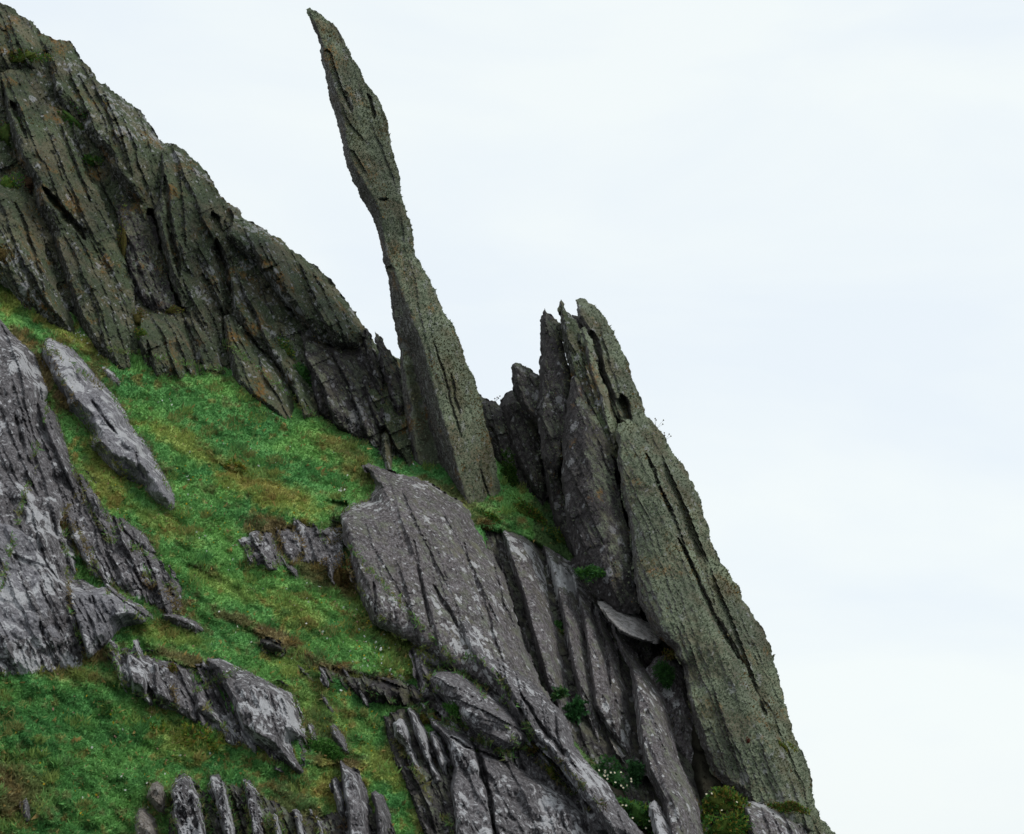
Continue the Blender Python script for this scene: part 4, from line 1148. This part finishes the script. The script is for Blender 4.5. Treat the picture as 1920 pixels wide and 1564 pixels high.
def grass():
    rng = np.random.default_rng(11)
    n = 620000
    x = rng.uniform(-60, 1560, n); y = rng.uniform(500, 1640, n)
    P2 = np.stack([x, y], 1)
    m = inside(P2, np.array(G_OUT, float)) & ~(inside(P2, GULLY))
    m &= (x < 1000) | (rng.random(n) < 0.5)
    x, y = x[m], y[m]
    D = ground_D(x, y) - ground_h(x, y)
    m = D < zb_get(x, y) + 0.09
    x, y, D = x[m], y[m], D[m]
    e = 3.0
    A = to_world(x, y, D); Bx = to_world(x + e, y, ground_D(x + e, y) - ground_h(x + e, y)); By = to_world(x, y + e, ground_D(x, y + e) - ground_h(x, y + e))
    nr = np.cross(By - A, Bx - A); nr /= np.linalg.norm(nr, axis=1)[:, None]
    nr[nr[:, 1] > 0.6] *= -1
    c = plant_colour(x, y, rng)
    soil = np.abs(c - SPEC[5]).sum(1) < 0.03
    keep = ~soil | (rng.random(len(x)) < 0.2)
    x, y, A, nr, c = x[keep], y[keep], A[keep], nr[keep], c[keep]
    sz = rng.uniform(0.016, 0.034, len(x)) * (1 + 0.5 * fbm(x / 30, y / 30, 3.3, 2))
    st = rng.random(len(x)) < 0.006
    yel = np.clip((c[:, 0] / np.maximum(c[:, 1], 1e-3) - 0.62) * 2.5, 0, 1)
    sz = sz * (1 + 0.55 * yel * rng.random(len(x)))
    c = np.where(st[:, None], SPEC[4] * 1.15, c)
    sz = np.where(st, sz * 1.6, sz)
    nr = nr * 0.8 + np.array([0, -0.15, 0.5])
    o = blades(A, nr, sz, c, rng)
    o['kind'] = 'stuff'; o['label'] = 'mossy green turf with yellow and brown patches covering the slope'; o['category'] = 'grass'
    # tussocks of longer leaves
    k = 420
    cx = rng.uniform(-20, 1000, k); cy = rng.uniform(580, 1600, k)
    P2 = np.stack([cx, cy], 1)
    m = inside(P2, np.array(G_OUT, float)) & (zb_get(cx, cy) > ground_D(cx, cy) - ground_h(cx, cy) - .03)
    cx, cy = cx[m], cy[m]
    pc = plant_colour(cx, cy, rng)
    kind = rng.integers(0, 4, len(cx))
    alt = np.array([SPEC[0] * .8, SPEC[2], SPEC[1], SPEC[4] * .8])[kind]
    Xs, Ys, Cs = [], [], []
    for i in range(len(cx)):
        q = 110
        r = rng.uniform(7, 17)
        a_ = rng.uniform(0, 6.28, q); rr = r * rng.random(q) ** .5
        Xs.append(cx[i] + np.cos(a_) * rr * 1.3); Ys.append(cy[i] + np.sin(a_) * rr * .7); Cs.append(np.tile(pc[i] * .45 + alt[i] * .55, (q, 1)))
    x = np.concatenate(Xs); y = np.concatenate(Ys); c = np.concatenate(Cs)
    D = ground_D(x, y) - ground_h(x, y)
    A = to_world(x, y, D)
    o2 = blades(A, np.tile(np.array([.05, -.3, .95]), (len(x), 1)), rng.uniform(.03, .07, len(x)), c, rng, wid=.13, droop=.15, spread=.5, name='tussock_grass')
    tag(o2, 'small tussocks of longer grass and yellow weeds dotted over the turf', 'grass', kind='stuff')


grass()


def rim_grass():
    rng = np.random.default_rng(77)
    Ps = []
    for pl in RIMS + EXTRA_RIMS:
        n = len(pl)
        for i in range(n):
            a_, b_ = pl[i], pl[(i + 1) % n]
            L_ = np.hypot(*(b_ - a_)); k = int(L_ * 1.7)
            t = rng.random((k, 1))
            Ps.append(a_ + (b_ - a_) * t + rng.normal(size=(k, 2)) * 3.0)
    P = np.concatenate(Ps)
    P = P[(P[:, 1] < 1600) & (P[:, 0] > -50)]
    dens = fbm(P[:, 0] / 30, P[:, 1] / 30, 2.2, 2)
    P = P[dens > -.12]
    x, y = P[:, 0], P[:, 1]
    D = np.minimum(ground_D(x, y) - ground_h(x, y), zb_get(x, y)) - 0.004
    c = plant_colour(x, y, rng)
    w = rng.random((len(x), 1)) * .8
    c = c * (1 - w) + SPEC[3] * w
    A = to_world(x, y, D)
    nr = np.tile(np.array([.1, -.35, .8]), (len(x), 1))
    o = blades(A, nr, rng.uniform(.02, .05, len(x)), c, rng, wid=.16, name='edge_grass')
    tag(o, 'fringe of green and brown grass growing against the stones of the slope', 'grass', kind='stuff')


def ep(*a): return [np.array(q, float) for q in a]


EXTRA_RIMS = ep([(95, 735), (150, 915), (118, 965), (126, 1058), (132, 1150), (168, 1258), (60, 1264), (-40, 1268)], [(78, 642), (190, 842), (314, 966), (326, 934), (277, 836), (216, 748)],
                [(200, 1216), (236, 1290), (334, 1330), (308, 1244)], [(362, 1300), (450, 1396), (560, 1454), (578, 1388), (548, 1298), (452, 1250)],
                [(640, 1010), (665, 1095), (742, 1195), (850, 1255), (870, 1262)], [(640, 960), (690, 936), (700, 880)], [(420, 640), (450, 745), (582, 822), (700, 870)], [(130, 640), (262, 722), (420, 695)],
                [(760, 1322), (870, 1358), (985, 1434)], [(738, 1388), (800, 1470), (850, 1560)])
rim_grass()


def clump(name, px, py, rx, ry, pal, label, cat, n=900, size=0.03, H=None, leafy=False, slope=0.0, off=0.0, D=None, wid=0.3, droop=0.3, flowers=None, parts=False):
    """a mound of leaves sitting on the surface found at (px, py)"""
    SEED[0] += 1
    rng = np.random.default_rng(SEED[0])
    if D is None:
        zz = zb_get(np.array([px, px - rx * .5, px + rx * .5, px, px]), np.array([py, py, py, py - ry * .5, py + ry * .5]))
        D = float(np.median(zz[zz < 1e8])) if np.any(zz < 1e8) else float(ground_D(px, py))
    D += off
    k = D / FPX
    base = to_world(px, py + ry, D)
    root = bpy.data.objects.new(name, None); COL.objects.link(root); root.location = Vector(base); tag(root, label, cat)
    pal = np.array(pal)
    d = rng.normal(size=(n, 3)); d /= np.linalg.norm(d, axis=1)[:, None]
    r = rng.uniform(0.72, 1.0, n) ** 0.5 * (1 + 0.75 * perlin(d[:, 0] * 1.9, d[:, 1] * 1.9, d[:, 2] * 1.9 + SEED[0]) + .35 * perlin(d[:, 0] * 5, d[:, 1] * 5, d[:, 2] * 5 + SEED[0]))
    depth = (H if H else min(rx, ry) * 0.7) * k
    lx, ly, lz = d[:, 0] * r * rx, d[:, 1] * r * ry, d[:, 2] * r
    ly = ly + lx * slope
    kk = 6
    sub = rng.normal(size=(kk, 2)) * .42
    wh = rng.integers(0, kk, n)
    sc_ = rng.uniform(.35, .72, kk)[wh]
    lx = lx * sc_ + sub[wh, 0] * rx; ly = ly * sc_ + sub[wh, 1] * ry * .9; lz = lz * sc_ + .15
    C0 = to_world(px, py, D)
    P = C0 + (lx * k)[:, None] * AX_R - (ly * k)[:, None] * AX_U + (lz * depth)[:, None] * AX_F
    nr = d[:, 0:1] * AX_R - d[:, 1:2] * AX_U + d[:, 2:3] * AX_F
    ci = rng.integers(0, len(pal), n)
    cl = perlin(d[:, 0] * 3, d[:, 1] * 3, d[:, 2] * 3 + 5)
    c = pal[ci] * (1 + 0.25 * cl[:, None])
    blades(P, nr + np.array([0, -.1, .35]), np.full(n, size), c, rng, wid=wid, droop=droop, name='foliage', mat=M_LEAF if leafy else M_GRASS, parent=root, per=2)
    # dense core
    ph = np.linspace(0, math.pi, 9); th = np.linspace(0, 2 * math.pi, 13)[:-1]
    V = []; F = []
    for a in ph:
        for b in th:
            u = np.array([math.sin(a) * math.cos(b), math.cos(a), math.sin(a) * math.sin(b)])
            q = 0.5 * (1 + 0.75 * float(perlin(u[0] * 1.9, u[1] * 1.9, u[2] * 1.9 + SEED[0])))
            X, Y, Z = u * q
            V.append(C0 + X * rx * k * AX_R - (Y * ry + X * rx * slope) * k * AX_U + Z * depth * AX_F)
    for i in range(8):
        for j in range(12):
            a_, b_ = i * 12 + j, i * 12 + (j + 1) % 12
            F += [(a_, b_, b_ + 12), (a_, b_ + 12, a_ + 12)]
    mesh_obj('stem_mat', np.array(V), np.array(F), M_GROUND, root, cols=np.tile(pal.mean(0) * 0.5, (len(V), 1)), smooth=True)
    if flowers:
        for i in range(flowers):
            a = rng.uniform(0, 6.28); rr = rng.uniform(0.1, 1.0) ** 0.5
            fx, fy = px + rx * rr * math.cos(a), py + ry * rr * math.sin(a) * 0.8 - ry * .1
            flower_head(fx, fy + (fx - px) * slope, D - depth * 1.05, root, rng)
    return root


M_PETAL = vcol_material('white_petals', 0.6, 0.2)
M_YEL = vcol_material('yellow_petals', 0.6, 0.2)


def flower_head(px, py, D, parent, rng, r=0.012):
    c = to_world(px, py, D)
    ax = np.array([rng.normal() * .4, -1, .5 + rng.normal() * .3]); ax /= np.linalg.norm(ax)
    t1 = np.cross(ax, [0, 0, 1.0]); t1 /= np.linalg.norm(t1); t2 = np.cross(ax, t1)
    V = [c]; cols = [(0.6, 0.45, 0.03)]
    k = 12
    for i in range(k):
        a = 2 * math.pi * i / k
        rr = r * (1.0 if i % 2 else 0.55)
        V.append(c + t1 * math.cos(a) * rr + t2 * math.sin(a) * rr + ax * 0.002); cols.append((0.75, 0.76, 0.72))
    F = [(0, 1 + i, 1 + (i + 1) % k) for i in range(k)]
    mesh_obj('flower_head', np.array(V), np.array(F), M_PETAL, parent, cols=np.array(cols))


GREEN = [(0.048, 0.144, 0.026), (0.072, 0.208, 0.032), (0.096, 0.24, 0.048), (0.056, 0.16, 0.032)]
DKG = [(0.032, 0.096, 0.032), (0.048, 0.136, 0.042), (0.056, 0.152, 0.056)]
YG = [(0.16, 0.224, 0.032), (0.24, 0.24, 0.04), (0.112, 0.192, 0.032), (0.288, 0.224, 0.048), (0.08, 0.16, 0.029)]
BRN = [(0.144, 0.096, 0.04), (0.208, 0.136, 0.048), (0.112, 0.08, 0.032), (0.16, 0.144, 0.048)]
MIX = GREEN + YG + BRN[:2]

clump('bush', 332, 1398, 62, 42, YG + GREEN[:2] + YG, 'yellow green bush growing over the top of the white crusted columns', 'bush', n=2600, size=.035, slope=.2)
clump('shrub', 446, 884, 24, 17, YG + [(0.22, .16, .03)], 'small spiky yellow shrub over a dark hollow in the upper grass', 'shrub', n=500, size=.04)
clump('cushion_plant', 632, 1090, 22, 36, BRN + [(0.16, .1, .03)], 'rounded orange brown cushion tucked against the left foot of the dome', 'plant', n=900, size=.02)
clump('cushion_plant', 600, 1412, 42, 22, GREEN, 'round fresh green turf mound above a dark hollow, right of the blotched outcrop', 'plant', n=1300, size=.022, slope=.15)
clump('cushion_plant', 903, 968, 26, 11, GREEN + YG[:2], 'green grass cushion with brown underside in the notch between dome and first rib', 'plant', n=800, size=.022, slope=.2)
clump('cushion_plant', 905, 982, 24, 9, BRN, 'brown dead cushion hanging below the green one at the top of the long crack', 'plant', n=500, size=.02, slope=.15)
clump('cushion_plant', 173, 300, 17, 11, GREEN + YG[:1], 'small bright green cushion on a dark ledge of the upper cliff', 'plant', n=420, size=.018)
clump('cushion_plant', 56, 342, 18, 16, [(0.12, .07, .04), (.1, .06, .035), (.14, .09, .05)], 'russet cushion on the cliff ledge near the left edge', 'plant', n=420, size=.018)
clump('cushion_plant', 2, 482, 18, 30, BRN, 'brown cushion at the left edge under the cliff', 'plant', n=500, size=.022)
clump('plant_patch', 566, 702, 20, 30, GREEN + DKG, 'leafy green patch in the hollow right of the ribbed spur', 'plant', n=900, size=.024, slope=.5)
clump('plant_patch', 532, 655, 20, 16, DKG + YG[:2], 'dark green tuft higher up in the cliff hollow above the spur', 'plant', n=500, size=.022, slope=.6)
clump('plant_patch', 268, 626, 14, 10, YG + GREEN, 'yellow green tuft in the cliff crack just above the grass', 'plant', n=350, size=.02)
clump('plant_patch', 258, 598, 16, 22, BRN + YG[:1], 'brown and yellow tuft above the green one in the cliff crack', 'plant', n=350, size=.018)
clump('plant_patch', 318, 582, 20, 8, BRN + YG[:2], 'thin brown tuft beneath the long black cliff crack', 'plant', n=300, size=.016)
clump('plant_patch', 45, 108, 44, 15, YG + GREEN + BRN[:2], 'mixed grass on the topmost cliff ledge near the upper left corner', 'plant', n=900, size=.02, slope=-.2)
clump('plant_patch', 138, 226, 40, 12, GREEN + BRN[:1], 'strip of grass slanting down the upper cliff ledge', 'plant', n=800, size=.02, slope=.75)
clump('plant_patch', 12, 255, 22, 40, GREEN + BRN[:2], 'green and brown tuft on the cliff at the left edge', 'plant', n=600, size=.02)
clump('plant_patch', 12, 345, 22, 24, GREEN + YG[:2], 'green turf knob at the left edge below the russet cushion', 'plant', n=500, size=.02)
clump('plant_patch', 232, 460, 10, 60, BRN + YG[:1], 'brown streak of plants in a shallow cliff crack', 'plant', n=350, size=.016, slope=0)
clump('leafy_plant', 1046, 1172, 8, 9, [(0.05, .16, .03), (.07, .2, .05), (.035, .1, .02)], 'small leafy green plant in the crack between the first and second rib', 'plant', n=60, size=.035, leafy=True, wid=.45)
clump('leafy_plant', 1055, 1186, 7, 6, [(0.06, .17, .04), (.15, .16, .05)], 'smaller leafy sprig directly under the leafy green plant in the rib crack', 'plant', n=40, size=.03, leafy=True, wid=.45)
clump('leafy_plant', 1076, 1336, 20, 26, [(0.03, .11, .03), (.045, .14, .04), (.025, .075, .025)], 'leafy green plant at the shaded foot of the ribs', 'plant', n=170, size=.05, leafy=True, wid=.4, off=-.1)
clump('leafy_plant', 1048, 1302, 12, 10, [(0.03, .1, .03), (.06, .13, .03)], 'small green sprig at the bottom end of the long dark crack', 'plant', n=90, size=.035, leafy=True, wid=.4, off=-.1)
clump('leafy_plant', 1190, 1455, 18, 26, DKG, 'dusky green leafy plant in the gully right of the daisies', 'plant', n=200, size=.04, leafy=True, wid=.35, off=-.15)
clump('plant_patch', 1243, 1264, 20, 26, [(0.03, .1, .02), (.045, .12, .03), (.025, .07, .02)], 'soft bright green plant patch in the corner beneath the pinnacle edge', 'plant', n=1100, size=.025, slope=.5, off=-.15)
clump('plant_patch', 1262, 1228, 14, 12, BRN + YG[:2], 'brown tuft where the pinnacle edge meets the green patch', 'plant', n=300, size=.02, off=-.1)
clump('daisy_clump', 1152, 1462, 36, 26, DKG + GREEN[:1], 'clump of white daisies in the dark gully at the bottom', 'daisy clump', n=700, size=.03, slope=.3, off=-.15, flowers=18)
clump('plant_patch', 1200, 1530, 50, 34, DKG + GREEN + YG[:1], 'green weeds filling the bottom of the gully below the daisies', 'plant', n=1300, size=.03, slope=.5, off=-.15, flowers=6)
clump('plant_patch', 1352, 1508, 42, 26, MIX, 'green and yellow tuft at the foot of the pinnacle beside the dark fin', 'plant', n=1500, size=.03, slope=.3, off=-.2, flowers=4)
clump('plant_patch', 1352, 1555, 40, 30, YG + GREEN, 'yellowish lower tuft at the bottom edge right of the dark fin', 'plant', n=1200, size=.03, off=-.25)
clump('plant_patch', 1478, 1512, 32, 8, MIX + BRN, 'thin yellow and brown turf strip along the low rock under the pinnacle', 'plant', n=900, size=.022, slope=.35, off=-.1)
clump('plant_patch', 955, 900, 18, 46, [(0.03, .085, .015), (.05, .12, .02), (.07, .12, .02)], 'tall green patch just right of the needle foot', 'plant', n=1500, size=.025, slope=.6)
clump('plant_patch', 985, 965, 42, 20, GREEN + YG + BRN[:1], 'mixed green and yellow turf above the ribs, right of the needle foot', 'plant', n=1500, size=.024, slope=.6)
clump('plant_patch', 1050, 1010, 26, 14, DKG + YG[:2], 'dark turf patch above the second rib', 'plant', n=700, size=.022, slope=.6)
clump('plant_patch', 1115, 1072, 26, 14, GREEN + DKG, 'small green ledge cushion above the third rib', 'plant', n=800, size=.024, slope=.3, off=-.1)
clump('cushion_plant', 1402, 1390, 6, 6, [(0.12, .035, .02), (.1, .03, .02)], 'tiny rust red cushion on the green pinnacle face', 'plant', n=120, size=.012)
clump('plant_patch', 1470, 1400, 14, 7, YG, 'small yellow green streak of plants near the right edge of the pinnacle', 'plant', n=350, size=.016, slope=.7)
clump('plant_patch', 1032, 1450, 16, 20, YG, 'mustard yellow moss strip on the upper edge of the bottom outcrop', 'plant', n=350, size=.016, slope=.9)
clump('plant_patch', 1000, 1402, 12, 10, BRN + YG[:2], 'small brown tuft at the end of the humped boulder', 'plant', n=240, size=.018)
clump('plant_patch', 800, 1348, 22, 14, BRN + YG[:2], 'brown green tuft on top of the bottom outcrop', 'plant', n=500, size=.02, slope=.3)
clump('plant_patch', 852, 1330, 20, 8, GREEN, 'green rim of turf between the dark boulder and the humped boulder', 'plant', n=400, size=.02, slope=1.0, off=-.1)
clump('cushion_plant', 320, 1258, 14, 12, BRN + YG[:1], 'small brown cushion at the right shoulder of the cleft outcrop', 'plant', n=260, size=.018)
clump('cushion_plant', 112, 985, 10, 18, BRN, 'dark brown heath tuft against the right side of the left wall', 'plant', n=220, size=.018)


def twig(px, py, D, label, hgt=.11):
    SEED[0] += 1
    rng = np.random.default_rng(SEED[0])
    root = bpy.data.objects.new('dry_flower_stalk', None); COL.objects.link(root)
    b = to_world(px, py, D); root.location = Vector(b); tag(root, label, 'dry plant', 'dry flower stalks on the skyline')
    for i in range(4):
        d = np.array([rng.uniform(-.3, .9), rng.uniform(-.3, .3), 1.0]); d /= np.linalg.norm(d)
        L_ = hgt * rng.uniform(.6, 1.1); pts = [b + d * L_ * t + np.array([.15 * L_ * t * t, 0, -.1 * L_ * t * t]) for t in (0, .35, .7, 1)]
        V = []; F = []
        for j, p in enumerate(pts):
            for a in (0, 2.1, 4.2): V.append(p + np.array([math.cos(a), math.sin(a), 0]) * .0016)
            if j:
                q = (j - 1) * 3
                for m_ in range(3):
                    e0, e1 = q + m_, q + (m_ + 1) % 3
                    F += [(e0, e1, e1 + 3), (e0, e1 + 3, e0 + 3)]
        mesh_obj('stem', np.array(V), np.array(F), M_GROUND, root, cols=np.tile((.08, .07, .04), (len(V), 1)))
        c = pts[-1]
        V = [c + np.array(v) * .009 for v in ((1, 0, 0), (-1, 0, 0), (0, 1, 0), (0, -1, 0), (0, 0, 1.3), (0, 0, -1))]
        F = [(0, 2, 4), (2, 1, 4), (1, 3, 4), (3, 0, 4), (2, 0, 5), (1, 2, 5), (3, 1, 5), (0, 3, 5)]
        mesh_obj('seed_head', np.array(V), np.array(F), M_GROUND, root, cols=np.tile((.1, .08, .05), (6, 1)))


twig(1230, 806, pinn_D(1230, 806) - .1, 'wispy dry flower stalk on the pinnacle skyline, upper one', .13)
twig(1248, 826, pinn_D(1248, 826) - .1, 'wispy dry flower stalk on the pinnacle skyline, lower one', .09)
twig(928, 756, RG_D(928, 756) - .1, 'wispy dry stalk in the dip of the ridge beside the needle', .10)


def wildflowers():
    rng = np.random.default_rng(31)
    pts = []
    for cx, cy, r, n, kind in [(145, 635, 18, 14, 0), (190, 665, 12, 6, 0), (315, 755, 14, 5, 0), (645, 920, 14, 6, 0), (350, 895, 8, 3, 0), (375, 1003, 8, 3, 0), (700, 1230, 90, 50, 0),
                               (620, 1180, 120, 50, 2), (300, 1400, 200, 18, 0), (350, 850, 200, 24, 0), (500, 1100, 200, 40, 0), (160, 1400, 150, 20, 1), (450, 950, 200, 90, 1),
                               (680, 1200, 100, 60, 1), (780, 1222, 10, 14, 1), (160, 1522, 8, 6, 1), (640, 1350, 120, 60, 1), (300, 1360, 200, 60, 2), (350, 950, 150, 50, 2)]:
        for i in range(n):
            pts.append((cx + rng.normal() * r * .6, cy + rng.normal() * r * .4, kind))
    x = np.array([p[0] for p in pts]); y = np.array([p[1] for p in pts]); kd = np.array([p[2] for p in pts])
    D = ground_D(x, y) - ground_h(x, y)
    m = (D < zb_get(x, y) + .06) & inside(np.stack([x, y], 1), np.array(G_OUT, float))
    x, y, D, kd = x[m], y[m], D[m], kd[m]
    C = to_world(x, y, D - .035)
    cols = np.array([(0.72, .73, .68), (0.5, .36, .03), (0.42, .24, .18)])[kd]
    V = []; F = []; Cc = []
    for i, c in enumerate(C):
        r = rng.uniform(.006, .010) * (1.0 if kd[i] == 0 else .8)
        t1 = rng.normal(size=3) * .3 + AX_R; t2 = rng.normal(size=3) * .3 + AX_U
        b = len(V)
        for a in range(5):
            V.append(c + r * (math.cos(a * 1.257) * t1 + math.sin(a * 1.257) * t2)); Cc.append(cols[i])
        F += [(b, b + 1, b + 2), (b, b + 2, b + 3), (b, b + 3, b + 4)]
    o = mesh_obj('wildflowers', np.array(V), np.array(F), M_PETAL, cols=np.array(Cc))
    tag(o, 'tiny white, yellow and pink flowers scattered through the turf', 'wildflowers', kind='stuff')


wildflowers()
print('tris', sum(len(o.data.polygons) for o in bpy.data.objects if o.type == 'MESH'))
